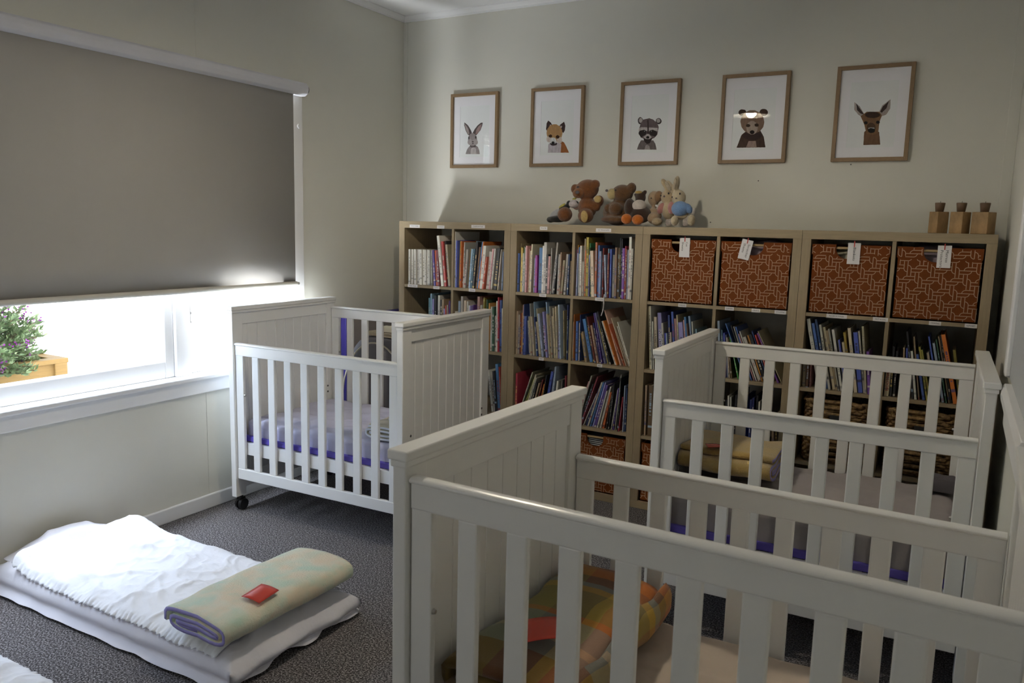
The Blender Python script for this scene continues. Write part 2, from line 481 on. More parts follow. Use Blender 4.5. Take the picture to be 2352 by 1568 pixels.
ds = W1('casement', [(xo+.03, -1.267, .694, XL-.05, -1.235, 2.10), (xo+.03, -1.234, .694, XL-.05, -.624, .722), (xo+.03, -1.234, 2.07, XL-.05, -.624, 2.10)], trim_paint, .004)
W1('pane', [(xo+.052, -1.240, .715, xo+.056, -.624, 2.08)], glass, 0, ds)
W1('window_latch', [(XL-.03, -1.262, .955, XL-.018, -1.252, 1.05), (XL-.03, -1.262, .99, XL-.012, -1.240, 1.0), (XL-.03, -1.262, .945, XL-.014, -1.245, .957)], metal_mat, .001)
# ---- window_2 : casing with a deep sill on the right wall, seen edge-on
w3 = tag(empty('window_2', (XR, -.92, 1.03)), kind='structure')
mb = MB()
for b_ in ((-.018, -.075, 0, 0, 0, 1.15), (-.018, -1.2, 1.07, 0, 0, 1.15)): mb.box(*b_)
mb.build('architrave', trim_paint, w3, bevel=.005)
MB().prism([(0, 0), (-.022, 0), (-.030, -.018), (-.030, -.04), (-.016, -.075), (-.016, -.12), (0, -.12)], lambda x, z, d: Vector((x, -.20-d, z)), .78).build('window_sill', trim_paint, w3, bevel=.002)
MB().box(-.004, -1.15, 0, -.001, -.075, 1.07).build('panel', P('grey_blue_panel', (.42, .44, .45), .5, .4), w3)

# ------------------------------------------------------------------ outside
GZ = -.40
struct('ground', MB().box(-60, -60, GZ-.3, 60, 60, GZ-.12), asphalt)
struct('footpath', MB().box(-5.9, -30, GZ-.2, XL-.12, 30, GZ), concrete)
struct('kerb', MB().box(-6.15, -30, GZ-.2, -5.9, 30, GZ+.02), P('kerb_concrete', (.66, .65, .63), .9))
struct('road_marking', MB().box(-9.6, -30, GZ-.121, -9.45, 30, GZ-.118), P('road_paint', (.8, .8, .8), .8))
# planter box
pl = tag(empty('planter_box', (-1.75, -1.16, GZ)), 'stained timber planter box standing outside under the window', 'planter')
PZ = .64-GZ
mb = MB()
for k in range(10):
    z0 = PZ-.028-(k+1)*.094
    if z0 < .02: break
    for x in (.235, -.25): mb.box(x-.012, -1.5, z0+.003, x+.012, -.01, z0+.094)
    for y in (-.022, -1.5): mb.box(-.24, y, z0+.003, .24, y+.02, z0+.094)
mb.build('side_plank', planter_wood, pl, bevel=.003)
for x in (.21, -.27):
    for y in (-.075, -1.52): MB().box(x, y, 0, x+.05, y+.075, PZ-.02).build('corner_post', planter_wood, pl, bevel=.004)
mb = MB()
for b_ in ((.19, -1.52, PZ-.028, .262, .005, PZ), (-.28, -1.52, PZ-.028, -.21, .005, PZ), (-.209, -.07, PZ-.028, .189, .005, PZ), (-.209, -1.52, PZ-.028, .189, -1.45, PZ)): mb.box(*b_)
mb.build('top_rim', planter_wood, pl, bevel=.003)
MB().grid(14, 24, lambda u, v: Vector((-.235+.47*u, -1.48+1.44*v, PZ-.06+.02*nz(u*9, v*20)))).build('soil', soil, pl)
# flowering shrub
sh = tag(empty('flowering_shrub', (-1.76, -1.77, .60)), 'round green shrub with small purple flowers growing in the timber planter', 'shrub')
rnd = random.Random(5)
lf, fl, st_ = MB(), MB(), MB()
def leaf(mb, p, d, L, w):
    d = d.normalized()
    s = d.cross(Vector((rnd.uniform(-1, 1), rnd.uniform(-1, 1), rnd.uniform(-1, 1)))).normalized()
    n = d.cross(s)
    mb.add([p, p+d*L*.5+s*w+n*L*.06, p+d*L, p+d*L*.5-s*w+n*L*.06], [(0, 1, 2, 3)])
for i in range(620):
    a = rnd.uniform(0, 2*PI); ph = math.acos(rnd.uniform(-.12, 1)); R = rnd.uniform(.80, 1.0)*(1+.16*nz(a*1.5, ph*2))
    e = Vector((.44*math.sin(ph)*math.cos(a), .62*math.sin(ph)*math.sin(a), .04+.48*math.cos(ph)))*R
    d = (e-Vector((0, 0, -.1))).normalized()
    q0 = e*.45
    st_.tube([q0, (q0+e)/2+Vector((0, 0, .01)), e], .0025, 4)
    for k in range(38):
        t = rnd.uniform(.30, 1.02)
        p = q0.lerp(e, t)
        dd = d*.7+Vector((rnd.uniform(-1, 1), rnd.uniform(-1, 1), rnd.uniform(-.6, 1)))*.8
        leaf(lf, p, dd, rnd.uniform(.026, .048), rnd.uniform(.006, .010))
    if rnd.random() < .42:
        for k in range(9):
            leaf(fl, e+Vector((rnd.gauss(0, .012), rnd.gauss(0, .012), rnd.gauss(0, .012))), Vector((rnd.uniform(-1, 1), rnd.uniform(-1, 1), rnd.uniform(-.3, 1))), .016, .007)
lf.build('foliage', leaf_green, sh)
fl.build('flowers', flower_purple, sh)
st_.build('stem', plant_stem, sh)

# ------------------------------------------------------------------ roller blind
BX = -.222
rb = tag(empty('roller_blind', (BX, -.63, 2.15)), 'grey roller blind pulled most of the way down over the window', 'blind')
MB().grid(2, 8, lambda u, v: Vector((.0, -2.33+2.33*u, -1.03+1.02*v))).build('blind_fabric', blind_fabric, rb, solid=.0016)
mb = MB()
mb.prism([(-.034, .034), (.012, .034), (.026, .022), (.030, 0), (.022, -.022), (.004, -.034), (-.034, -.034)], lambda x, z, d: Vector((x, -2.40+d, z)), 2.488)
mb.build('cassette', blind_metal, rb, bevel=.003)
MB().cyl((0, .088, 0), (0, .094, 0), .026, n=20).build('end_cap', dark_metal, rb)
mb = MB().cyl((.002, -2.335, -1.038), (.002, .004, -1.038), .013, n=14)
bb = mb.build('bottom_bar', bar_mat, rb)
MB().cyl((.002, .004, -1.038), (.002, .022, -1.038), .008, n=10).build('end_pin', metal_mat, bb)
MB().cyl((-.05, .075, -.19), (-.03, .075, -.19), .012, n=14).build('cord_cleat', paper_white, rb)

# ------------------------------------------------------------------ pendant lamp (hangs out of the picture; it shows in the bear picture's glass)
LX, LY, LZ = 1.47, -1.6, 2.318
lp = tag(empty('pendant_lamp', (LX, LY, LZ)), 'white conical pendant lamp hanging from the ceiling', 'lamp')
shade_m = P('white_enamel_shade', (.8, .78, .72), .4)
MB().lathe([(.145, 0), (.09, .075), (.03, .165), (.018, .19), (.018, .2), (.014, .2), (.014, .186), (.026, .160), (.087, .071), (.142, 0)], n=40).build('lamp_shade', shade_m, lp)
MB().cyl((0, 0, .2), (0, 0, ZC-LZ-.02), .003, n=8).build('cord', paper_white, lp)
MB().lathe([(0, 0), (.05, 0), (.045, .02), (0, .022)], (0, 0, ZC-LZ-.022), n=20).build('ceiling_rose', trim_paint, lp)
bm_, nt_, bs_ = newmat('lit_bulb')
bs_.inputs['Base Color'].default_value = (1, .95, .8, 1)
bs_.inputs['Emission Color'].default_value = (1, .90, .73, 1)
bs_.inputs['Emission Strength'].default_value = 77
MB().ell((0, 0, .022), (.037, .037, .037)).build('bulb', bm_, lp)
# ------------------------------------------------------------------ cots
def build_cot():
    t = empty('cot')
    L, D, H, tp = 1.039, .747, 1.034, .031
    for sx in (0, 1):
        X = lambda x: x if sx == 0 else L-x
        xs = lambda a, b_: (min(X(a), X(b_)), max(X(a), X(b_)))
        for sy in (0, 1):
            y0, y1 = (0, .066) if sy == 0 else (D-.066, D)
            a, b_ = xs(0, tp)
            MB().box(a, y0, .076, b_, y1, 1.002).build('post', white_paint, t, bevel=.003)
            px, py = X(.0155), (y0+y1)/2+(.014 if sy == 0 else -.014)
            cs = MB().box(px-.012, py-.022, .052, px+.012, py+.016, .066).cyl((px, py, .06), (px, py, .078), .008).build('caster', black_plastic, t, bevel=.003)
            wm = MB()
            for s in (-1, 1):
                wm.cyl((px+s*.005, py, .030), (px+s*.020, py, .030), .030, .027, n=28)
            hd = MB().prism([(.031*math.cos(q*PI/10-.1), .030+.034*math.sin(q*PI/10-.1)) for q in range(0, 9)]+[(0, .03)], lambda x, z, d: Vector((px-.004+d, py+x*1.05, z)), .008)
            wm.build('wheel', black_plastic, cs, bevel=.002)
            hd.build('wheel_hood', black_plastic, cs)
        a, b_ = xs(-.008, tp+.008)
        cp = MB().box(a, -.008, 1.014, b_, D+.008, H)
        a, b_ = xs(-.004, tp+.004)
        cp.box(a, -.004, 1.000, b_, D+.004, 1.0145)
        cp.build('cap_rail', white_paint, t, bevel=.004, seg=3)
        ep = MB()
        a, b_ = xs(.004, tp-.004)
        ep.box(a, .064, .944, b_, D-.064, 1.002); ep.box(a, .064, .115, b_, D-.064, .19)
        ys = [.066]+[.105+.064*i for i in range(9)]+[.681]
        a, b_ = xs(.009, tp-.009)
        for y0, y1 in zip(ys, ys[1:]): ep.box(a, y0+.0018, .185, b_, y1-.0018, .946)
        a, b_ = xs(.011, tp-.011)
        ep.box(a, .064, .18, b_, D-.064, .95)
        ep.build('end_panel', white_paint, t, bevel=.0015, seg=2)
    for sy in (0, 1):
        Y = (lambda y: y) if sy == 0 else (lambda y: D-y)
        yb = lambda a, b_: (min(Y(a), Y(b_)), max(Y(a), Y(b_)))
        g = empty('side_gate', (0, 0, 0), 0, t)
        x0, x1 = tp+.003, L-tp-.003
        y0, y1 = yb(.011, .031)
        MB().box(x0, y0, .795, x1, y1, .846).build('top_rail', white_paint, g, bevel=.003)
        yc = (y0+y1)/2
        MB().prism([(.016*math.cos(a*PI/10), .0075*math.sin(a*PI/10)) for a in range(20)], lambda y, z, d: Vector((x0+d, yc+y, .850+z)), x1-x0).build('rounded_capping', white_paint, g, bevel=.001)
        MB().box(x0, y0, .172, x1, y1, .226).build('bottom_rail', white_paint, g, bevel=.003)
        y2, y3 = yb(.013, .029)
        for a, b_ in ((.034, .082), (.957, 1.005)): MB().box(a, y2, .225, b_, y3, .797).build('stile', white_paint, g, bevel=.003)
        for i in range(8):
            xa = .1405+.1024*i
            MB().box(xa, y2, .225, xa+.042, y3, .797).build('slat', white_paint, g, bevel=.004)
        for xa, s in ((.0822, 1), (.9568, -1)):
            MB().cyl((xa, yc, .60), (xa+s*.006, yc, .60), .006, .004, n=12).build('bolt', metal_mat, g)
    mbs = MB()
    mbs.box(.033, .032, .296, 1.006, .050, .358); mbs.box(.033, D-.050, .296, 1.006, D-.032, .358)
    mbs.box(.033, .05, .296, .051, D-.05, .358); mbs.box(.988, .05, .296, 1.006, D-.05, .358)
    for i in range(8): mbs.box(.07+i*.118, .05, .340, .07+i*.118+.06, D-.05, .356)
    mbs.build('mattress_base', white_paint, t, bevel=.002)
    for x in (L, 0):
        s = 1 if x else -1
        for y, z in ((.062, .527), (.685, .532), (.685, .499)): MB().cyl((x, y, z), (x+s*.0012, y, z), .006, n=12).build('bolt_head', dark_metal, t)
    for x, s in ((tp, 1), (L-tp, -1)):
        for y, z in ((.685, .532), (.685, .499), (.06, .527)): MB().cyl((x, y, z), (x+s*.002, y, z), .0055, n=12).build('bolt_head', dark_metal, t)
    return t
def place_cot(t, x, y, th, near, far, label):
    t.location = (x, y, 0); t.rotation_euler = (0, 0, th)
    gs = [c for c in t.children if c.name.startswith('side_gate')]
    gs.sort(key=lambda g: sum(c.data.vertices[0].co.y for c in g.children)/len(g.children))
    gs[0].location = (0, 0, near); gs[1].location = (0, 0, far)
    tag(t, label, 'cot', 'white slatted cots')
cot0 = build_cot()
cot2, cot3 = dup(cot0), dup(cot0)
UPZ = .126
COTS = [(-.1354, -1.176, .0285), (2.0282, -1.166, .0158), (2.0493, -2.6848, -.0264)]
place_cot(cot0, *COTS[0], 0, UPZ, 'white slatted cot on black castors beside the window, lilac sheet inside')
place_cot(cot2, *COTS[1], 0, UPZ, 'white slatted cot against the bookcases, grey sheet and yellow blanket inside')
place_cot(cot3, *COTS[2], UPZ, 0, 'white slatted cot closest to the camera, holding a plaid blanket')

def sheet_grid(x0, y0, x1, y1, zt, zb, rad, seed, amp, wr, nu=90, nv=60, frill=0):
    """cloth over a mattress: top, rounded edges and hanging sides in one continuous grid"""
    hang = zt-zb
    def fn(u, v):
        Lx, Ly = x1-x0, y1-y0
        a = -hang+(Lx+2*hang)*u; b_ = -hang+(Ly+2*hang)*v
        ex = -min(a, 0)+max(a-Lx, 0); ey = -min(b_, 0)+max(b_-Ly, 0)
        x = min(max(a, 0), Lx); y = min(max(b_, 0), Ly)
        e = max(ex, ey)
        dx = min(a, Lx-a); dy = min(b_, Ly-b_)
        sgx = -1 if a < Lx/2 else 1; sgy = -1 if b_ < Ly/2 else 1
        z = zt
        def rnd_(d):
            if d >= rad: return 0, 0
            t_ = min(1.0, (rad-d)/(rad*1.57))
            return rad*(1-math.cos(t_*PI/2)), rad*(math.sin(t_*PI/2))-(rad-max(d, 0))
        ox, sx = rnd_(dx); oy, sy = rnd_(dy)
        z -= max(ox, oy)
        x += sgx*sx*.6; y += sgy*sy*.6
        if e > 0: z = min(z, zt-e)
        w = amp*nz(x*3+seed, y*3, seed)+wr*nz(x*11+y*5, y*13-x*4, seed+3)+wr*.6*(1-abs(nz(x*6-y*9, x*4+y*5, seed+9)))**4
        z += w*(1 if e == 0 else .3)
        if e > 0:
            f = (frill*math.sin((x+y)*150+3*nz(x*20, y*20, seed))*e/hang)+.010*nz(x*7+seed, y*7, z*9)
            if ex: x += sgx*f
            if ey: y += sgy*f
            if ex and ey:
                k = min(ex, ey)/hang
                x -= sgx*.03*k; y -= sgy*.03*k
        return Vector((x0+x, y0+y, max(z, zb)))
    return MB().grid(nu, nv, fn)
def cot_mattress(ci, zt, label, sheet, edge, seed, wr, zb=.385):
    x, y, th = COTS[ci]
    t = empty('cot_mattress', (x, y, .358), th)
    tag(t, label, 'mattress', 'cot mattresses')
    MB().box(.044, .046, .001, .995, .701, .030).build('edge_band', edge, t, bevel=.006, seg=3)
    MB().box(.085, .087, .034, .954, .660, zt-.358-.022).build('foam_core', edge, t, bevel=.02, seg=3)
    sheet_grid(.056, .058, .983, .689, zt-.358, zb-.358, .03, seed, .008, wr, frill=.002).build('fitted_sheet', sheet, t)
    return t
cot_mattress(0, .462, 'blue edged mattress with crumpled lilac white sheet in the cot by the window', sheet_lilac, blue_edge, 1.3, .015)
cot_mattress(1, .500, 'blue edged mattress with grey sheet in the cot against the bookcases', sheet_grey, blue_edge, 4.1, .012)
cot_mattress(2, .480, 'mattress with beige taupe sheet in the cot closest to the camera', sheet_taupe, blue_edge, 7.7, .012)

# rolled or folded blankets: a thick ribbon following a spiral profile
def ribbon(prof, y0, y1, th, mats, name, parent=None, ny=26, seed=0, amp=.004, st0=0, **k):
    pts = [Vector((p[0], 0, p[1])) for p in prof]
    n = len(pts)
    nor = []
    for i in range(n):
        d = (pts[min(i+1, n-1)]-pts[max(i-1, 0)]).normalized()
        nor.append(Vector((-d.z, 0, d.x)))
    s = [0]
    for a, b_ in zip(pts, pts[1:]): s.append(s[-1]+(b_-a).length)
    mb = MB()
    vs, st = [], []
    for j in range(ny+1):
        y = y0+(y1-y0)*j/ny
        for i in range(n):
            for sg in (1, -1):
                p = pts[i]+nor[i]*th/2*sg
                w = Vector((nz(p.x*9, y*9, seed+p.z*9), nz(y*7, p.x*7, seed+5+p.z*5)*1.5, nz(p.x*8+3, y*8, seed+9)))*amp
                if j in (0, ny): p = pts[i]+nor[i]*th/2*sg*.75
                vs.append(Vector((p.x, y, p.z))+w); st.append((y, s[i]+st0))
    row = 2*n
    f0, f1 = [], []
    for j in range(ny):
        for i in range(n-1):
            a = j*row+2*i; b_ = a+row
            f0.append((a, a+2, b_+2, b_)); f0.append((a+1, b_+1, b_+3, a+3))
        a = j*row; f0.append((a, a+row, a+row+1, a+1))
        a = j*row+2*(n-1); f0.append((a, a+1, a+row+1, a+row))
    for i in range(n-1):
        a = 2*i; f1.append((a, a+1, a+3, a+2))
        a = ny*row+2*i; f1.append((a, a+2, a+3, a+1))
    mb.add(vs, f0, 0, True, st)
    b0 = len(mb.v)-len(vs)
    for f in f1: mb.f.append([b0+i for i in f]); mb.m.append(1); mb.s.append(True)
    return mb.build(name, mats, parent, **k)
def flat_spiral(hw, hh, turns, gap, n=22, start=PI*.5):
    out = []
    tot = int(turns*n)
    for i in range(tot+1):
        q = i/n
        k = turns-q
        a, b_ = hw-k*gap, hh-k*gap*.82
        t_ = start+2*PI*q
        c, s = math.cos(t_), math.sin(t_)
        e = .55
        out.append((a*math.copysign(abs(c)**e, c), b_*math.copysign(abs(s)**e, s)))
    return out
def card(name, loc, rot, sx, sy, label, cat='card'):
    mb = MB()
    mb.grid(6, 6, lambda u, v: Vector(((u-.5)*sx, (v-.5)*sy, .004*math.sin(u*3))))
    o = mb.build(name, red_card, solid=.001)
    o.location = loc; o.rotation_euler = rot
    return tag(o, label, cat, 'red cards on the blankets')
# cot at the bookcases
x, y, th = COTS[1]
b2 = tag(empty('folded_blanket', (x, y, .520), th), 'yellow fleece blanket with lilac binding folded in the cot against the bookcases', 'blanket', 'folded blankets')
bo = ribbon([(a, b_+.052) for a, b_ in flat_spiral(.20, .046, 2.1, .026)], -.17, .17, .017, [fleece_yellow, purple_binding], 'fleece', b2, seed=3, amp=.016)
bo.location = (.205, .43, 0); bo.rotation_euler = (0, 0, PI/2)
card('red_card', (x+.16, y+.30, .637), (-.10, .03, .4), .075, .085, 'red card lying on the yellow blanket in the cot against the bookcases')
o = tag(sheet_grid(-.055, -.05, .055, .05, .045, .0, .03, 2.2, .012, .014, 30, 26).build('dark_cloth', dark_cloth), 'dark grey cloth bundled in the corner of the cot against the bookcases', 'cloth')
o.location = (x+.925, y+.620, .520)
# closest cot
x, y, th = COTS[2]
b3 = tag(empty('folded_blanket', (x, y, .497), th), 'brown and green plaid blanket folded in the cot closest to the camera', 'blanket', 'folded blankets')
pr_ = [(a+.185, b_+.058) for a, b_ in flat_spiral(.150, .050, 1.9, .034)]
ribbon(pr_, .10, .66, .022, [plaid, plaid], 'plaid_wool', b3, seed=8, amp=.012)
card('red_card', (x+.205, y+.245, .622), (.03, -.06, .62), .085, .085, 'red card lying on the plaid blanket in the closest cot')
# cot by the window
x, y, th = COTS[0]
b1 = tag(empty('folded_blanket', (x, y, .466), th), 'cream blanket folded at the end of the cot by the window', 'blanket', 'folded blankets')
ribbon([(a+.855, b_+.038) for a, b_ in flat_spiral(.105, .032, 2.1, .020)], .09, .55, .013, [cream_cloth, sheet_white], 'cream_wool', b1, seed=12, amp=.007)

# ------------------------------------------------------------------ floor beds
def floor_bed(x0, y0, x1, y1, seed, label, cov):
    t = tag(empty('floor_mattress', (x0, y0, 0)), label, 'mattress', 'floor mattresses')
    L, W = x1-x0, y1-y0
    MB().box(.05, .05, .001, L-.05, W-.05, .082).build('foam_core', sheet_lilac, t, bevel=.02)
    def crease(x, y):
        r = .012*nz(x*2.2, y*2.6, seed)+.006*nz(x*7+y*4, y*9-x*4, seed+3)
        for k, (q, s, w) in enumerate(((3.1, 5.3, .014), (6.2, -4.1, .009), (9.0, 7.5, .006), (15, 11, .003))):
            r += w*(1-min(1, 3.2*abs(nz(x*q+y*s, y*q-x*s*.4, seed+9+k))))**2
        return r
    def side(u, v, inset, z0, top, rough):
        a, b_ = -.11+(L+.22)*u, -.11+(W+.22)*v
        x, y = min(max(a, 0), L), min(max(b_, 0), W)
        ex, ey = a-x, b_-y
        e = max(abs(ex), abs(ey))
        # plump rounded shoulder
        d = min(x, L-x, y, W-y)
        sh_ = .030*max(0, 1-d/.07)**2
        z = top+rough*crease(x, y)*min(1, .25+d/.08)-sh_
        if e > 0:
            f = e/.11
            s_ = x*17+y*17
            end = 1.0 if a > L else .25
            z = (top-.030)*(1-f)+.010*f
            fold = .016*nz(s_*.5, 3, seed)+.007*math.sin(s_*1.7+5*nz(s_*.25, 0, seed))
            bul = .022*math.sin(PI*min(1, f*1.05))-.030*f*(1-.9*(end > .5))+fold*f*end
            if ex: x += math.copysign(bul, ex)
            if ey: y += math.copysign(bul, ey)
            z += (.030*max(0, nz(s_*.55, 7, seed))+.004)*f*end
        return Vector((x, y, max(.004, z)))
    MB().grid(170, 90, lambda u, v: side(u, v, 0, .012, .108, 1)).build('fitted_sheet', floor_sheet, t)
    mb = MB()
    cx0, cy0, cx1, cy1 = cov
    def fn(u, v):
        x = cx0+(cx1-cx0)*u+.035*nz(v*3.2, seed, 2)*(1-u)
        y = cy0+(cy1-cy0)*v+.006*nz(u*9, 7, seed)
        m_ = min(v, 1-v)*(cy1-cy0)
        d = min(x, L-x, y, W-y)
        z = .108+crease(x, y)*min(1, .25+max(0, d)/.08)-.030*max(0, 1-d/.07)**2+.0065
        g = max(0, 1-m_/.030)
        z += .003*math.sin(x*330+2*nz(x*30, y*5, seed))*g+.002
        y += .0035*math.sin(x*210+3*nz(x*20, 0, seed))*g
        z += .05*max(0, 1-u*7)**2*(.35+.65*abs(math.sin(v*5.2+.6)))
        return Vector((x, y, z))
    mb.grid(260, 110, fn)
    mb.build('quilted_cover', sheet_white, t, solid=.003)
    return t
fb = floor_bed(-.235, -2.262, 1.095, -1.682, 3.3, 'low mattress with crumpled white sheets on the carpet under the window', (.13, .004, 1.26, .585))
# loose flap of the sheet pushed up against the wall at the head end
mb = MB()
def flap(u, v):
    yy = .04+.48*v
    x_ = .01+.17*u
    z = .10+.075*math.sin(PI*min(1, max(0, v*1.05)))*math.sin(PI*(.25+.75*u))+.01*nz(u*4, v*7, 5)+.012*(1-abs(nz(u*2+v*2, v*3, 1)))**3
    return Vector((x_, yy, z))
mb.grid(24, 60, flap).build('loose_sheet', floor_sheet, fb, solid=.003)
floor_bed(-.235, -3.17, 1.10, -2.592, 9.1, 'low mattress with white sheet on the carpet at the bottom edge of the view', (.05, .004, 1.30, .574))
bf = tag(empty('rolled_blanket', (.955, -2.270, .128)), 'pastel cream and mint fleece blanket with lilac binding rolled on the floor mattress', 'blanket', 'folded blankets')
ribbon([(a, b_+.050) for a, b_ in flat_spiral(.150, .043, 2.3, .028)], 0, .575, .017, [fleece, purple_binding], 'fleece', bf, ny=40, seed=20, amp=.010)
card('red_card', (1.03, -2.075, .233), (.04, .10, .1), .075, .095, 'red card in clear sleeve lying on the pastel rolled blanket')

# ------------------------------------------------------------------ between the window cot and the bookcases
o = tag(empty('stored_mattress', (-.245, -.22, .003)), 'cot mattress with blue edge stored upright against the window wall', 'mattress')
MB().box(-.022, 0, 0, .022, .56, .895).build('blue_edge_band', navy_edge, o, bevel=.006)
MB().box(.0225, .012, .01, .026, .55, .885).build('grey_face', sheet_grey, o, bevel=.001)
bg_ = tag(empty('grey_bag', (.06, -.215, 0)), 'grey fabric bag with cream piping standing behind the window cot', 'bag')
def bagf(u, v):
    a = 2*PI*u; t_ = PI*v
    r = max(0, math.sin(t_))**.6
    return Vector((.27*r*math.cos(a), .115*r*math.sin(a), .40-.40*math.copysign(abs(math.cos(t_))**.8, math.cos(t_))+.006*nz(u*9, v*9)))
MB().grid(40, 24, bagf).build('bag_body', grey_cloth, bg_)
MB().tube([(.245*math.cos(a), -.085, .40+.372*math.sin(a)) for a in [PI*i/24 for i in range(25)]], .005, 6).build('piping', cream_cloth, bg_)
pp = tag(empty('paper_stack', (.06, -.20, .802)), 'small pile of papers lying on the grey bag behind the window cot', 'papers')
mb = MB()
for i in range(6):
    a = rnd.uniform(-.12, .12)
    mb.box(-.10, -.055, .001+.004*i, .10, .055, .001+.004*i+.0032, M=Matrix.Rotation(a, 4, 'Z'))
mb.build('sheets', P('aged_paper', (.45, .38, .28), .8, var=.2), pp)
o = tag(sheet_grid(-.05, -.035, .05, .035, .03, 0, .02, 6.2, .01, .012, 24, 20).build('cream_cloth', cream_cloth), 'small cream cloth dropped on the papers behind the window cot', 'cloth')
o.location = (.10, -.20, .828)
# ------------------------------------------------------------------ bookcases
BW, BH, BD, OT, CW, DV = .766, 1.468, .388, .0395, .335, .016
ZF = [BH-OT-CW-i*(CW+DV) for i in range(4)]           # floor of each row, top row first
ORD = ['first', 'second', 'third', 'fourth', 'fifth', 'sixth', 'seventh', 'eighth', 'ninth', 'tenth', 'eleventh', 'twelfth', 'thirteenth', 'fourteenth', 'fifteenth', 'sixteenth', 'seventeenth', 'eighteenth', 'nineteenth']
TENS = {20: 'twentieth', 30: 'thirtieth'}
def ordinal(n):
    if n <= 19: return ORD[n-1]
    t_ = n//10*10
    return TENS[t_] if n == t_ else {20: 'twenty-', 30: 'thirty-'}[t_]+ORD[n-t_-1]
LABELS = [(0.078,0.151,1.439,'FAMILY STORIES'),(0.275,0.326,1.438,'SAFETY'),(0.510,0.600,1.446,'CLASSROOM TALES'),(0.947,0.992,1.446,'POLITE'),(1.275,1.360,1.444,'PAST TIME FAVOURITES'),
(0.065,0.136,0,'FAIRY TALES'),(0.251,0.294,0,'ANIMALS'),(0.498,0.542,0,'ANIMALS'),(0.954,0.996,0,'ANIMALS'),(1.285,1.338,0,'TRANSPORT'),(0.963,0.993,1,'ART'),(1.311,1.341,1,'ABC'),
(1.734,1.775,0,'SCIENCE'),(1.966,2.009,0,'GARDEN'),(2.093,2.133,0,'CRAFTS'),(2.199,2.251,0,'OCCASIONS'),(2.428,2.515,0,'PICTURE DICTIONARY'),(2.622,2.683,0,'FIRST BOOKS'),(2.843,2.889,0,'COUNTING'),(2.977,3.022,0,'ALPHABET')]
FRONT = Matrix.Rotation(PI/2, 4, 'X')                  # text facing -Y
for u in range(4):
    t = tag(empty('cube_bookcase', (u*BW, 0, 0)), ['oak bookcase closest to the window, white series at its top', 'oak bookcase with books in three rows, under the teddy bears', 'oak bookcase with orange bins marked cot and stretcher sheets', 'oak bookcase with the wooden candle blocks on its top'][u], 'bookcase', 'oak cube bookcases along the back wall')
    MB().box(.0004, 0, BH-OT, BW-.0004, BD, BH).build('top_panel', wood_h, t, bevel=.0012)
    MB().box(.0004, 0, 0, BW-.0004, BD, OT).build('bottom_panel', wood_h, t, bevel=.0012)
    for x in (.0004, BW-OT-.0004): MB().box(x, 0, OT, x+OT, BD, BH-OT).build('side_panel', wood_v, t, bevel=.0012)
    for i in range(3): MB().box(OT, .003, ZF[i]-DV, BW-OT, BD, ZF[i]).build('shelf', wood_h, t, bevel=.0008)
    for i in range(4): MB().box(OT+CW, .0035, ZF[i], OT+CW+DV, BD, ZF[i]+CW).build('divider', wood_v, t, bevel=.0008)
    for x0, x1, z, s in LABELS:
        if not u*BW < (x0+x1)/2 < (u+1)*BW: continue
        zz, yy = (z, 0) if z > 1.2 else (ZF[z]-DV/2, .003)
        h = .0175
        l = MB().box(x0-u*BW, yy-.0008, zz-h/2, x1-u*BW, yy-.0001, zz+h/2).build('shelf_label', label_white, t)
        text_obj('lettering', s, .0095, ink, l, Matrix.Translation(((x0+x1)/2-u*BW, yy-.0011, zz)) @ FRONT, min((x1-x0)*.72, len(s)*.0068))

# ------------------------------------------------------------------ patterned fabric bins
def lattice(mb, w, h, y, ph, cut, mi):
    """interlaced bar lattice printed on the fabric front, clipped to the face and around the hand hole"""
    p, b_, lw, r = .0455, .0142, .0030, 1.0
    def ok(x, z): return -w/2+.002 < x < w/2-.002 and .002 < z < h-.002 and not cut(x, z)
    def seg(pts):
        for (x0, z0), (x1, z1) in zip(pts, pts[1:]):
            d = math.hypot(x1-x0, z1-z0)
            if d < 1e-6: continue
            k = max(1, int(d/.008))
            for q in range(k):
                xa, za = x0+(x1-x0)*q/k, z0+(z1-z0)*q/k
                xb, zb = x0+(x1-x0)*(q+1)/k, z0+(z1-z0)*(q+1)/k
                if not (ok(xa, za) and ok(xb, zb)): continue
                nx, nz_ = -(zb-za)/d*k*lw/2, (xb-xa)/d*k*lw/2
                mb.add([(xa-nx, y, za-nz_), (xb-nx, y, zb-nz_), (xb+nx, y, zb+nz_), (xa+nx, y, za+nz_)], [(0, 1, 2, 3)], mi)
    arc = [(-b_*math.cos(a*PI/12), b_*math.sin(a*PI/12)) for a in range(7)]
    H = [[(-.69*p, 0), (.69*p, 0)], arc+[(.69*p, b_)], [(-x, -z) for x, z in arc]+[(-.69*p, -b_)]]
    V = [[(z, x) for x, z in l] for l in H]
    V = [[(0, -.69*p), (0, .69*p)], [(-b_, .69*p), (-b_, 0)]+[(-b_*math.cos(a*PI/12), -b_*math.sin(a*PI/12)) for a in range(7)], [(b_, -.69*p), (b_, 0)]+[(b_*math.cos(a*PI/12), b_*math.sin(a*PI/12)) for a in range(7)]]
    n = int(w/p)+3
    for i in range(-n, n):
        for j in range(-1, n+1):
            cx_, cz_ = (i+ph[0])*p, (j+ph[1])*p*1.05
            for l in (H if (i+j) % 2 == 0 else V): seg([(cx_+x, cz_+z) for x, z in l])
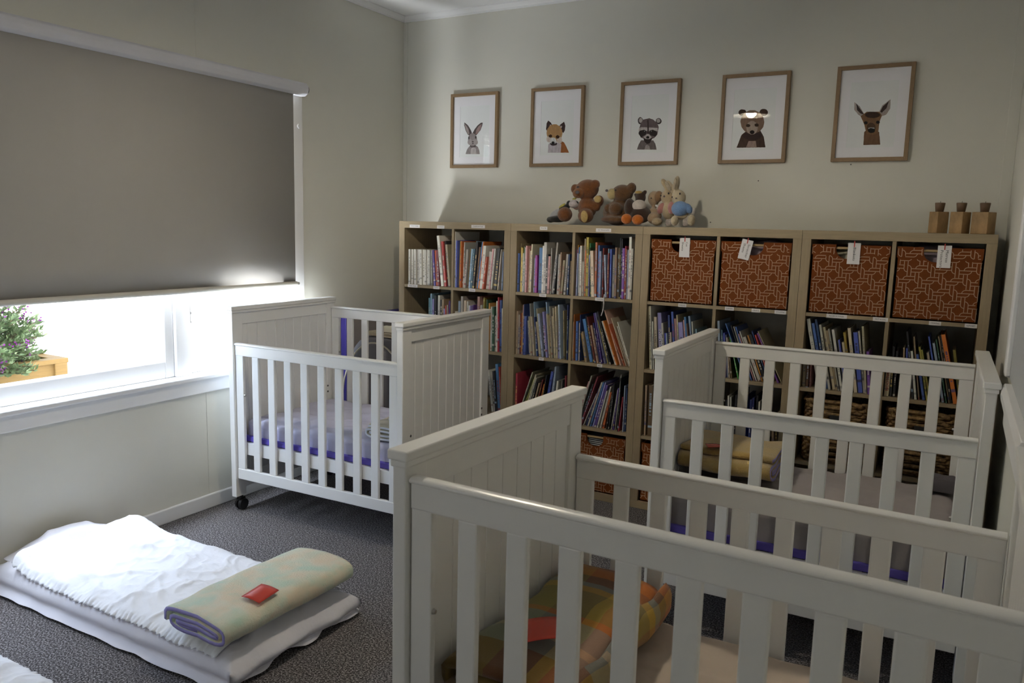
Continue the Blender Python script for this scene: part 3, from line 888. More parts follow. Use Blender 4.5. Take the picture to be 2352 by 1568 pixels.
def bin_mesh(ph):
    w, h, d, th = .326, .312, .355, .006
    hx, hw, hd = -.012, .048, .062
    mb = MB()
    mb.box(-w/2, 0, 0, -w/2+th, d, h); mb.box(w/2-th, 0, 0, w/2, d, h); mb.box(-w/2, d-th, 0, w/2, d, h); mb.box(-w/2, 0, 0, w/2, d, th)
    # front: outline with a D shaped hand hole cut into the top edge
    hole = [(hx+hw*math.cos(a), h-.012-hd*.80*abs(math.sin(a))**.8) for a in [PI-PI*i/16 for i in range(17)]]
    for (x0, z0), (x1, z1) in zip(hole, hole[1:]):
        mb.add([(x0, 0, 0), (x1, 0, 0), (x1, 0, z1), (x0, 0, z0), (x0, th, 0), (x1, th, 0), (x1, th, z1), (x0, th, z0)], [(0, 1, 2, 3), (4, 5, 6, 7), (3, 2, 6, 7)])
    mb.box(-w/2, 0, 0, hx-hw, th, h); mb.box(hx+hw, 0, 0, w/2, th, h)
    # folded-over hem either side of the hole
    for a, b_ in ((-w/2, hx-hw-.001), (hx+hw+.001, w/2)): mb.box(a, -.003, h-.046, b_, 0, h+.001)
    def cut(x, z): return (abs(x-hx) < hw+.003 and z > h-.012-hd*.80*abs(math.sqrt(max(0, 1-min(1, ((x-hx)/(hw+.002))**2))))**.8-.003) or (z > h-.049)
    lattice(mb, w, h, -.0006, ph, cut, 1)
    m2 = MB()
    lattice(m2, w, h, -.0036, (ph[0]+.4, ph[1]+.35), lambda x, z: abs(x-hx) < hw+.004 or z < h-.043, 1)
    mb.add(m2.v, m2.f, 1)
    return mb.mesh('fabric_body', [orange_fabric, lattice_white])
BIN_ME = [bin_mesh((.1, .2)), bin_mesh((.45, .6))]
BINS = [(3, 1, 'L', 'orange lattice fabric bin with tag reading Cot Sheets', ['Cot', 'Sheets'], (1.748, 0), None), (3, 1, 'R', 'orange lattice fabric bin with tilted tag reading Stretcher Sheets', ['Stretcher', 'Sheets'], (2.054, -.20), lilac_cloth),
        (4, 1, 'L', 'orange lattice fabric bin with tag reading Blankets', ['Blankets'], (2.520, 0), cream_cloth), (4, 1, 'R', 'orange lattice fabric bin with tag reading Matress Protectors', ['Matress', 'Protectors'], (2.874, .01), lilac_cloth),
        (2, 4, 'R', 'orange lattice fabric bin on the floor row below the tightly packed books', None, None, dark_cloth), (3, 4, 'L', 'orange lattice fabric bin on the floor row behind the cot post', None, None, None)]
for n_, (u, r, s, lab, txt, tg, con) in enumerate(BINS):
    xc = (u-1)*BW+OT+CW/2+(CW+DV if s == 'R' else 0)
    t = tag(empty('fabric_bin', (xc, .014, ZF[r-1]+.0005)), lab, 'storage bin', 'orange patterned fabric bins')
    o = bpy.data.objects.new('fabric_body', BIN_ME[n_ % 2]); COL.objects.link(o); o.parent = t
    MB().cyl((-.158, .012, .298), (.158, .012, .298), .006, n=10).build('dowel', dowel_wood, t)
    if con:
        c = tag(empty('folded_linen', (xc, .03, ZF[r-1]+.0075)), ['', 'crumpled dark mauve sheets inside the stretcher sheets bin', 'pale folded blanket inside the blankets bin', 'crumpled mauve covers heaped in the matress protectors bin', 'dark striped linen inside the floor row bin'][n_], 'linen')
        hh = .302 if con is lilac_cloth else .280
        mb = sheet_grid(-.125, .030, .125, .29, hh, .0, .06, n_*2.7, .016, .018, 40, 40)
        mb.build('cloth', con, c)
        if n_ == 4:
            for k in range(4): MB().cyl((-.06, .010, .245+.010*k), (.05, .010, .243+.010*k), .0022, n=6).build('stripe', paper_white, c)
    if txt:
        x, tilt = tg
        q = tag(empty('paper_tag', (x, .0095, ZF[r-1]+.325)), 'white tag hand-lettered %s hanging on its orange bin' % ' '.join(txt), 'tag', 'white tags on the orange bins')
        q.rotation_euler = (0, -tilt, 0)
        MB().box(-.026, -.0016, -.096, .026, -.0006, -.002).build('card', label_white, q)
        MB().box(-.002, -.0024, -.020, .002, -.0014, .006).build('thread', red_ink, q)
        for k, w_ in enumerate(txt):
            dx = (.010-.020*k) if len(txt) > 1 else .002
            L_ = .0072*len(w_)
            M = Matrix.Translation((dx, -.0020, -.022-L_/2)) @ FRONT @ Matrix.Rotation(-PI/2, 4, 'Z')
            text_obj('lettering', w_, .015, ink, q, M, L_)

# ------------------------------------------------------------------ woven baskets
def basket_mesh():
    mb = MB()
    w, d, h, rows = .30, .33, .292, 22
    def ring(z, e, ph, r):
        pts = []
        n = 84
        for i in range(n):
            a = 2*PI*i/n
            c, s = math.cos(a), math.sin(a)
            x = (w/2-e)*math.copysign(abs(c)**.28, c); y = (d/2-e)*math.copysign(abs(s)**.28, s)
            k = 1+.0065/(w/2)*math.cos(i*PI/3+ph)
            pts.append((x*k, d/2+y*k, z+.0025*math.sin(i*.9+z*200)))
        mb.tube(pts, r, 6, 0, True)
    for j in range(rows): ring(.0125+j*h/rows, .010, j*PI, .0082)
    ring(h-.004, .010, 0, .013)
    mb.box(-w/2+.02, .02, .001, w/2-.02, d-.02, .006)
    return mb.mesh('woven_body', wicker)
BM_ = basket_mesh()
for s, lab in (('L', 'woven hyacinth basket in the row below the nursery rhymes book'), ('R', 'woven hyacinth basket at the right wall end of the shelves')):
    xc = 3*BW+OT+CW/2+(CW+DV if s == 'R' else 0)
    t = tag(empty('woven_basket', (xc, .02, ZF[2]+.0005)), lab.replace('at the right wall end of the shelves', 'in the row below the tall orange book'), 'basket', 'woven baskets')
    o = bpy.data.objects.new('woven_body', BM_); COL.objects.link(o); o.parent = t
    MB().box(-.03, -.005, .205, .03, .003, .235).build('hand_hole', dark_hole, t, bevel=.003)

# ------------------------------------------------------------------ books
BOOKS={
(1,1,'L'):'19.6,13.2,208,0.0,W 33.7,13.2,208,0.0,W 47.8,11.7,208,0.0,W 63.3,11.6,208,-1.0,W 75.8,13.1,208,-1.0,W 89.7,13.0,208,-1.0,W 103.6,13.0,208,-1.0,W 117.5,13.0,208,-1.0,W 131.3,12.9,208,-1.0,W 145.1,12.9,208,-1.0,W 158.9,12.9,207,-1.0,W 172.6,8.8,207,-1.0,W 193.4,9.4,209,-4.0,D 203.5,11.8,209,-4.0,P 216.9,15.5,208,-4.0,O 233.4,14.0,207,-4.0,D 258.8,16.9,295,-7.0,W 278.9,12.2,262,-6.0,R 292.7,11.7,265,-6.0,K 304.8,13.5,245,-6.0,C',
(1,1,'R'):'1.9,4.0,320,0.0,W 6.2,3.3,260,0.0,B 9.8,7.0,270,0.0,B 17.2,19.0,266,1.0,Y 36.9,5.4,267,1.0,O 42.5,12.9,233,1.0,R 56.1,6.9,261,1.0,G 64.4,12.2,221,4.0,G 77.0,7.8,226,4.0,T 85.2,6.5,209,4.0,R 94.1,11.5,225,4.0,S 106.2,8.1,226,4.0,L 114.8,7.8,269,4.0,S 122.9,12.0,266,5.0,K 136.6,8.0,237,5.0,T 145.4,9.0,267,6.0,B 154.7,7.7,269,6.0,O 167.5,18.3,246,5.0,W 188.5,8.7,185,7.0,R 204.0,19.0,214,5.0,W 227.0,8.4,231,5.0,I 237.5,10.8,232,5.0,W 250.9,21.0,234,5.0,K 282.5,6.2,216,5.0,T 292.9,3.6,230,4.0,G 308.0,5.0,216,1.0,S',
(1,2,'L'):'156.9,9.8,275,0.0,L 172.7,11.1,302,0.0,S 187.1,9.0,271,0.0,V 199.1,15.6,292,0.0,K 226.3,14.5,295,0.0,W 242.6,12.4,269,0.0,K 256.8,13.7,273,0.0,T 272.0,8.9,220,0.0,V 282.3,6.1,239,0.0,R 291.3,7.5,243,0.0,G 299.5,6.1,256,0.0,D 307.4,6.8,268,0.0,P 315.3,7.5,235,0.0,G',
(1,2,'R'):'2.3,9.4,210,0.0,W 12.5,9.4,210,0.0,W 31.1,14.0,273,0.0,U 48.6,13.9,301,0.0,G 65.7,13.9,278,0.0,C 83.1,9.9,274,0.0,W 95.7,9.9,251,0.0,W 108.0,6.6,250,0.0,V 116.9,7.9,254,0.0,P 154.2,15.6,306,0.0,I 178.7,8.1,259,0.0,W 189.5,6.4,302,0.0,J 214.5,8.0,292,0.0,F 230.1,5.8,273,0.0,Y 243.6,10.8,254,0.0,W 261.3,12.7,253,-1.0,F 275.7,9.5,205,-1.0,G 286.9,7.6,289,-1.0,W 296.2,5.7,311,-1.0,R 303.2,11.3,294,-1.0,B 320.3,7.8,249,-1.0,W',
(1,3,'R'):'269.4,11.9,240,-8.0,W 281.7,12.9,231,-7.0,G 295.0,12.5,238,-6.0,K 307.8,16.7,279,-5.0,B 324.9,4.7,265,-4.0,R 330.0,4.0,262,-1.0,N',
(1,3,'L'):'0.9,5.1,116,0.0,H 6.2,3.2,89,0.0,T 11.2,3.2,108,-1.0,U 15.4,3.2,129,-1.0,O 30.3,18.1,132,-6.0,C',
(2,1,'L'):'2.3,7.1,212,0.0,B 9.8,3.2,266,0.0,T 13.5,7.0,246,0.0,A 21.2,7.7,242,0.0,Y 29.7,5.6,214,0.0,W 36.0,5.6,250,0.0,F 42.3,5.6,246,1.0,W 52.4,8.4,255,0.0,I 61.9,7.5,238,0.0,I 69.7,6.8,227,1.0,C 76.9,7.6,264,1.0,C 94.9,6.7,192,1.0,V 105.1,12.2,205,0.0,M 126.0,20.4,247,0.0,B 147.3,8.8,258,0.0,W 157.9,16.8,277,0.0,W 175.0,12.1,212,0.0,K 188.2,12.6,203,1.0,I 204.6,5.5,247,0.0,G 211.6,9.3,279,5.0,G 221.7,6.8,210,5.0,K 243.6,4.8,204,1.0,W 249.2,8.6,217,1.0,G 258.6,6.6,227,1.0,T 265.9,11.2,185,4.0,T 281.6,12.4,218,3.0,G 304.1,6.5,219,1.0,N 314.7,7.2,183,0.0,T',
(2,1,'R'):'2.5,4.0,245,0.0,P 6.8,3.2,269,0.0,O 10.6,4.6,226,0.0,U 19.4,4.2,258,-1.0,B 24.3,4.5,224,-1.0,W 30.8,8.4,266,-1.0,W 39.5,7.1,183,-1.0,W 47.6,6.3,303,-1.0,C 54.2,5.6,242,-1.0,O 61.5,13.4,311,-1.0,A 77.4,3.2,220,-1.0,V 88.5,3.2,281,-3.0,E 96.4,3.9,258,-4.0,F 100.5,17.2,242,-4.0,C 118.5,10.1,286,-1.0,R 130.3,9.4,271,-1.0,B 141.4,11.0,241,-1.0,S 155.6,5.3,257,-1.0,D 172.8,8.6,223,-4.0,U 181.8,4.6,255,-1.0,S 187.7,6.8,233,-1.0,D 197.1,7.4,253,-1.0,B 211.1,10.5,225,-1.0,G 227.0,10.4,263,-1.0,T 239.4,10.4,262,-1.0,H 251.7,6.7,312,-1.0,K 261.0,5.5,309,-1.0,K 268.3,12.1,261,-1.0,P 280.7,4.8,272,-1.0,R 286.7,6.1,256,-1.0,D 293.5,5.3,254,-1.0,U 299.1,13.7,319,-1.0,W 313.6,10.8,261,0.0,G',
(2,2,'L'):'2.0,4.5,242,0.0,C 6.8,9.4,221,0.0,G 19.1,5.6,231,0.0,D 26.3,5.6,233,0.0,O 33.4,5.6,279,0.0,I 40.5,5.8,282,0.0,N 48.1,14.3,217,0.0,B 85.4,7.0,195,-5.0,G 93.5,6.3,218,-5.0,C 100.1,3.7,290,-4.0,G 111.7,12.0,219,-6.0,C 124.0,3.2,300,-5.0,S 137.6,6.7,218,-7.0,N 148.2,8.6,193,-8.0,C 157.2,4.8,267,-7.0,C 166.4,10.3,240,-8.0,U 179.3,10.8,250,-6.0,K 194.8,10.4,252,-7.0,V 205.6,4.9,305,-6.0,S 213.7,6.8,242,-6.0,C 222.9,6.1,234,-6.0,T 230.4,4.3,284,-5.0,G 239.0,5.6,230,-6.0,C 246.7,6.0,276,-5.0,C 254.2,5.4,284,-4.0,C 260.3,5.7,218,-1.0,V 277.7,7.4,296,-4.0,U 299.3,6.0,265,-3.0,T 309.4,5.3,213,-1.0,E 316.7,5.0,298,-1.0,N 324.1,9.9,218,-1.0,L',
(2,2,'R'):'1.2,3.2,211,0.0,C 8.2,3.2,250,-1.0,O 14.9,11.8,213,-1.0,B 32.0,7.2,206,-1.0,C 43.3,3.2,251,-1.0,N 73.5,5.3,154,-11.0,A 81.1,8.9,164,-10.0,T 102.2,16.4,233,-13.0,B 123.2,8.2,253,-13.0,K 133.5,6.3,248,-13.0,D 145.7,10.0,204,-13.0,T 160.1,7.5,218,-13.0,N 171.4,5.3,271,-12.0,P 186.8,3.2,275,-14.0,V 203.2,3.1,239,-17.0,Y 206.6,10.0,256,-17.0,K 220.4,5.7,288,-17.0,K 246.1,8.3,241,-21.0,W 256.5,5.3,244,-21.0,O 272.1,6.4,301,-20.0,I 300.8,3.0,234,-25.0,R 304.2,3.2,262,-21.0,C 320.0,3.2,217,-24.0,C 325.4,3.9,220,-21.0,W 329.8,3.9,242,-20.0,W',
(2,3,'L'):'2.4,6.2,179,0.0,I 8.9,12.2,243,0.0,R 21.4,5.5,269,18.0,G 33.6,7.8,228,20.0,J 59.2,8.9,256,16.0,C 72.8,7.8,236,15.0,G 87.1,6.8,215,15.0,K 102.8,8.0,208,14.0,T 119.7,6.8,228,13.0,D 138.8,5.7,204,13.0,O 159.1,5.8,254,9.0,K 179.3,14.8,276,9.0,B 211.8,9.1,271,6.0,U 230.6,9.1,306,4.0,U 247.0,9.1,229,5.0,W 270.3,9.1,230,4.0,G 291.7,7.5,237,1.0,K 307.9,7.9,260,0.0,D',
(2,3,'R'):'25.6,6.2,253,16.0,I 37.1,6.2,286,15.0,G 49.4,7.3,243,17.0,K 62.3,7.2,292,18.0,D 74.9,3.2,196,21.0,W 92.7,3.2,225,17.0,N 101.6,8.3,258,16.0,G 115.5,7.3,258,15.0,B 130.4,7.3,258,14.0,V 143.2,11.5,245,14.0,P 158.7,7.1,212,13.0,W 173.1,8.0,235,12.0,W 188.8,10.5,204,10.0,O 213.9,3.9,247,7.0,K 226.6,5.0,253,5.0,K 236.2,4.9,220,7.0,W 249.5,4.9,230,5.0,P 259.9,3.2,302,4.0,W 280.3,3.2,287,1.0,K 283.7,3.2,188,5.0,R 300.2,3.2,218,1.0,G 307.4,3.8,249,0.0,U 313.4,6.3,235,0.0,N 324.0,9.4,291,0.0,U',
(3,2,'L'):'23.5,10.1,326,-4.0,C 33.8,4.1,326,-4.0,W 43.1,4.2,248,-4.0,W 52.4,13.4,271,-4.0,C 72.7,19.6,293,-5.0,V 97.5,9.7,244,-5.0,G 109.8,6.3,194,-5.0,B 117.6,4.9,194,-5.0,U 126.7,9.0,285,-5.0,N 138.6,4.8,200,-5.0,C 150.1,10.3,304,-6.0,B 165.8,10.3,271,-6.0,I 178.2,6.0,291,-6.0,C 191.9,22.2,255,-7.0,V 214.8,8.4,268,-7.0,I 228.3,9.2,285,-8.0,B 240.2,6.3,254,-8.0,H 249.0,8.7,290,-8.0,S 260.2,4.7,264,-7.0,W 272.0,4.7,228,-5.0,S',
(3,2,'R'):'31.2,10.4,278,-5.0,U 46.0,6.5,234,-5.0,L 57.5,6.7,220,-5.0,B 68.2,4.9,211,-6.0,U 77.7,5.1,199,-7.0,C 88.4,5.7,193,-8.0,H 120.8,5.4,206,-15.0,E 157.9,4.1,289,-23.0,B 168.8,5.4,276,-21.0,K 175.2,5.4,270,-20.0,G 185.6,4.9,269,-20.0,B 200.0,5.4,239,-22.0,I 209.0,4.7,252,-22.0,W 218.5,14.5,223,-23.0,W 235.1,5.3,232,-21.0,O 244.4,13.4,236,-21.0,K 264.7,4.7,258,-21.0,N 275.5,5.8,239,-21.0,R 307.9,7.2,256,-26.0,P 326.4,3.9,272,-28.0,C',
(3,3,'L'):'13.3,8.8,266,-1.0,T 30.5,22.5,267,-1.0,H',
(3,3,'R'):'88.7,6.4,242,-4.0,K 98.5,6.4,264,-4.0,W 109.9,6.4,258,-4.0,W 121.2,6.4,271,-1.0,K 132.6,7.9,281,-1.0,W 153.5,7.9,243,-4.0,N 171.2,9.4,265,-3.0,B 191.9,9.4,256,-1.0,N 206.2,7.8,270,-1.0,N 220.5,7.8,280,-1.0,K 234.7,7.7,254,-1.0,W 248.9,9.2,264,-1.0,K 309.6,10.6,150,-5.0,T 321.9,12.1,201,-4.0,H',
(4,2,'L'):'4.4,14.0,155,-1.0,C 22.9,11.2,149,-1.0,H 36.3,4.9,143,-1.0,I 75.7,15.6,326,-13.0,W 95.9,11.5,307,-13.0,B 110.5,9.4,326,-13.0,N 123.7,9.2,303,-12.0,G 139.1,11.8,292,-13.0,C 153.9,9.8,279,-13.0,T 164.3,6.5,287,-13.0,G 175.1,10.6,284,-12.0,W 189.4,3.3,231,-11.0,W 197.1,7.0,239,-12.0,B 205.6,9.9,227,-11.0,C 217.4,9.8,274,-11.0,A 233.2,13.1,295,-10.0,C 250.0,18.2,276,-9.0,B 270.0,7.1,283,-9.0,G 277.6,8.4,306,-7.0,C 289.2,11.7,194,-6.0,P',
(4,2,'R'):'4.3,19.1,176,0.0,C 26.9,8.2,225,-1.0,K 40.8,8.2,205,-1.0,K 80.7,5.6,226,-4.0,T 90.9,6.4,223,-4.0,B 117.2,6.9,300,-9.0,K 127.4,9.2,215,-9.0,W 142.2,5.6,278,-9.0,T 158.8,9.7,203,-12.0,B 173.3,7.0,238,-12.0,J 184.8,6.5,227,-13.0,J 201.0,8.9,213,-12.0,C 220.3,5.9,287,-13.0,B 233.7,9.4,260,-13.0,U 248.3,5.3,279,-13.0,F 258.9,5.3,292,-13.0,T 266.5,5.8,298,-13.0,K 278.0,16.1,303,-14.0,O 299.5,10.4,236,-11.0,J',
}

def unit_book():
    c = MB()
    c.box(0, 0, 0, .12, 1, 1); c.box(.88, 0, 0, 1, 1, 1); c.box(.10, 0, 0, .90, .012, 1)
    p = MB().box(.121, .013, .012, .879, .985, .984)
    return c, p
UC, UP = unit_book()
PAGE_ME = UP.mesh('page_block', page_mat)
CME = {}
TITLES = {(3, 2, 'L', 0): ('THE NEW SCIENCE BOOK', ink), (3, 2, 'L', 3): ('LANGUAGE', ink), (3, 2, 'L', 4): ('INVENTIONS', white_ink), (3, 2, 'L', 13): ('S. How', ink), (4, 2, 'R', 0): ('RED BALLOON', red_ink)}
ROWN = ['top-row', 'second-row', 'third-row']
nb = 0
for (u, r, s), data in BOOKS.items():
    x0 = (u-1)*BW+OT+(CW+DV if s == 'R' else 0)
    items = [q.split(',') for q in data.split()]
    grp = '%s books, %s cubby, %s bookcase' % (ROWN[r-1], 'window-side' if s == 'L' else 'far', ORD[u-1])
    for i, (bx_, bt, bh, ba, k) in enumerate(items):
        xb, t_, h, a = float(bx_)/1000, float(bt)/1000, float(bh)/1000, math.radians(float(ba))
        rr = random.Random(nb*7+3)
        style = rr.choice((0, 0, 1, 2))
        if (u, r, s, i) in TITLES or (u, r, s) == (1, 1, 'L') and k == 'W': style = 0
        key = (k, style)
        if key not in CME: CME[key] = UC.mesh('book', cover_mat(k, style))
        o = bpy.data.objects.new('book', CME[key]); COL.objects.link(o)
        dep = min(.26, max(.15, h*rr.uniform(.68, .85)))
        y = rr.uniform(.012, .034)
        t2 = t_*.97
        o.scale = (t2, dep, h)
        o.rotation_euler = (0, a, 0)
        z = ZF[r-1]+.0006
        if a > 0: z += t2*math.sin(a)
        o.location = (x0+xb, y, z)
        pg = bpy.data.objects.new('page_block', PAGE_ME); COL.objects.link(pg); pg.parent = o
        thick = 'thick' if t_ > .0145 else 'slim' if t_ > .0065 else 'thin'
        tall = 'tall ' if h > .275 else 'short ' if h < .2 else ''
        lean = ' leaning,' if abs(a) > .14 else ''
        lab = '%s %s%s book,%s %s from the window end, %s %s cubby, %s bookcase' % (thick, tall, PAL[k][0], lean, ordinal(i+1), ROWN[r-1], 'window-side' if s == 'L' else 'far', ORD[u-1])
        tag(o, lab, 'book', grp)
        nb += 1
        if (u, r, s, i) in TITLES:
            txt, im = TITLES[u, r, s, i]
            M = Matrix.Translation((.5, -.003/dep*.4, .5)) @ Matrix.Diagonal((1/t2, 1/dep, 1/h, 1)) @ FRONT @ Matrix.Rotation(-PI/2, 4, 'Z')
            text_obj('spine_lettering', txt, min(t2*.95, .02), im, o, M, min(h*.72, len(txt)*.0125))
def find(cell, k, mn=0):
    pass
o = tag(MB().grid(1, 14, lambda u, v: Vector((.006*u+.018*v+.004*math.sin(v*5), -.0, .115*v))).build('bookmark_ribbon', thin_tape, solid=.0006), 'pale ribbon hanging over the shelf edge below the transport label', 'ribbon')
o.location = (1.322, -.004, 1.0)

# ------------------------------------------------------------------ framed prints
TOYS={
'cow':[('body',[(0.921, 1.495, 0.0239, 0.018, 0), (0.964, 1.499, 0.0586, 0.019, 0), (1.013, 1.541, 0.0304, 0.042, -35), (1.038, 1.583, 0.0163, 0.019, -30)]),('patch',[(0.956, 1.53, 0.039, 0.017, -30)]),('head',[(1.071, 1.581, 0.0304, 0.022, 0)]),('muzzle',[(1.084, 1.564, 0.0206, 0.013, 0)]),('eye',[(1.067, 1.59, 0.0054, 0.004, 0), (1.088, 1.588, 0.0104, 0.0072, 0)]),('horn',[(1.073, 1.61, 0.0134, 0.0056, -15), (1.006, 1.571, 0.0228, 0.0072, -32)]),],
'teddy':[('body',[(1.15, 1.658, 0.0662, 0.054, -12), (1.156, 1.562, 0.0521, 0.058, 0), (1.23, 1.598, 0.0228, 0.03, 0), (1.205, 1.57, 0.0325, 0.024, 40), (1.052, 1.523, 0.0401, 0.04, -10), (1.175, 1.517, 0.0423, 0.038, 0), (1.082, 1.662, 0.0217, 0.026, 10), (1.2, 1.685, 0.0282, 0.025, 0)]),('muzzle',[(1.124, 1.637, 0.0336, 0.027, -10)]),('nose',[(1.139, 1.639, 0.013, 0.0096, 0)]),('eye',[(1.111, 1.641, 0.0048, 0.0068, 0), (1.132, 1.667, 0.0074, 0.0044, 0)]),('pad',[(1.23, 1.606, 0.0213, 0.019, 0), (1.187, 1.513, 0.0206, 0.032, -8)]),],
'bear':[('body',[(1.354, 1.637, 0.0586, 0.047, 0), (1.332, 1.535, 0.0803, 0.066, 0), (1.348, 1.556, 0.0369, 0.033, 0), (1.301, 1.558, 0.0195, 0.024, 0), (1.336, 1.5, 0.0716, 0.02, 0), (1.407, 1.664, 0.026, 0.03, 10)]),('muzzle',[(1.308, 1.633, 0.0249, 0.029, 0)]),('nose',[(1.288, 1.65, 0.0082, 0.0068, 0)]),('eye',[(1.334, 1.652, 0.0052, 0.0048, 0)]),],
'horse':[('body',[(1.469, 1.616, 0.0282, 0.032, 0), (1.473, 1.529, 0.0586, 0.046, 0), (1.416, 1.564, 0.0282, 0.048, 0), (1.494, 1.641, 0.0113, 0.0144, 35), (1.444, 1.63, 0.0082, 0.009, -30)]),('muzzle',[(1.471, 1.574, 0.0373, 0.03, 0)]),('mane',[(1.466, 1.641, 0.02, 0.008, 0)]),('foot',[(1.431, 1.504, 0.0282, 0.0264, 0), (1.491, 1.501, 0.0304, 0.0256, 0)]),],
'elephant':[('body',[(1.523, 1.614, 0.0325, 0.038, 0), (1.525, 1.577, 0.0134, 0.026, 0), (1.543, 1.536, 0.039, 0.023, 35), (1.547, 1.511, 0.0325, 0.03, 0)]),('ear',[(1.55, 1.622, 0.0228, 0.03, 15)]),('tusk',[(1.543, 1.575, 0.0119, 0.0056, 25)]),('eye',[(1.521, 1.613, 0.0043, 0.003, 0)]),],
'pinkrabbit':[('body',[(1.606, 1.62, 0.039, 0.04, 0), (1.617, 1.555, 0.039, 0.054, 0), (1.573, 1.494, 0.0282, 0.021, 0), (1.586, 1.687, 0.0141, 0.03, -32), (1.599, 1.665, 0.013, 0.024, -20)]),('sleeve',[(1.639, 1.565, 0.0217, 0.032, 0), (1.577, 1.562, 0.0174, 0.03, 20)]),('sole',[(1.623, 1.501, 0.0195, 0.0304, 25)]),('eye',[(1.618, 1.637, 0.0043, 0.0052, 0), (1.574, 1.626, 0.0035, 0.0048, 0)]),('nose',[(1.596, 1.622, 0.0052, 0.0048, 0)]),],
'bluerabbit':[('body',[(1.672, 1.615, 0.0358, 0.04, 0), (1.624, 1.67, 0.0169, 0.038, -33), (1.661, 1.685, 0.0143, 0.04, 5), (1.677, 1.5, 0.0195, 0.026, 0), (1.761, 1.504, 0.0195, 0.029, 0), (1.694, 1.53, 0.039, 0.024, 0)]),('ear_lining',[(1.622, 1.672, 0.0098, 0.028, -33), (1.659, 1.683, 0.0074, 0.03, 5)]),('top',[(1.692, 1.56, 0.0445, 0.038, 0), (1.732, 1.562, 0.0293, 0.019, 50)]),('hand',[(1.754, 1.549, 0.013, 0.0176, 0)]),('sole',[(1.722, 1.503, 0.0195, 0.0304, 20)]),('eye',[(1.687, 1.634, 0.0043, 0.0052, 0), (1.647, 1.617, 0.003, 0.0048, 0)]),('nose',[(1.671, 1.611, 0.0052, 0.0036, 0)]),],
}
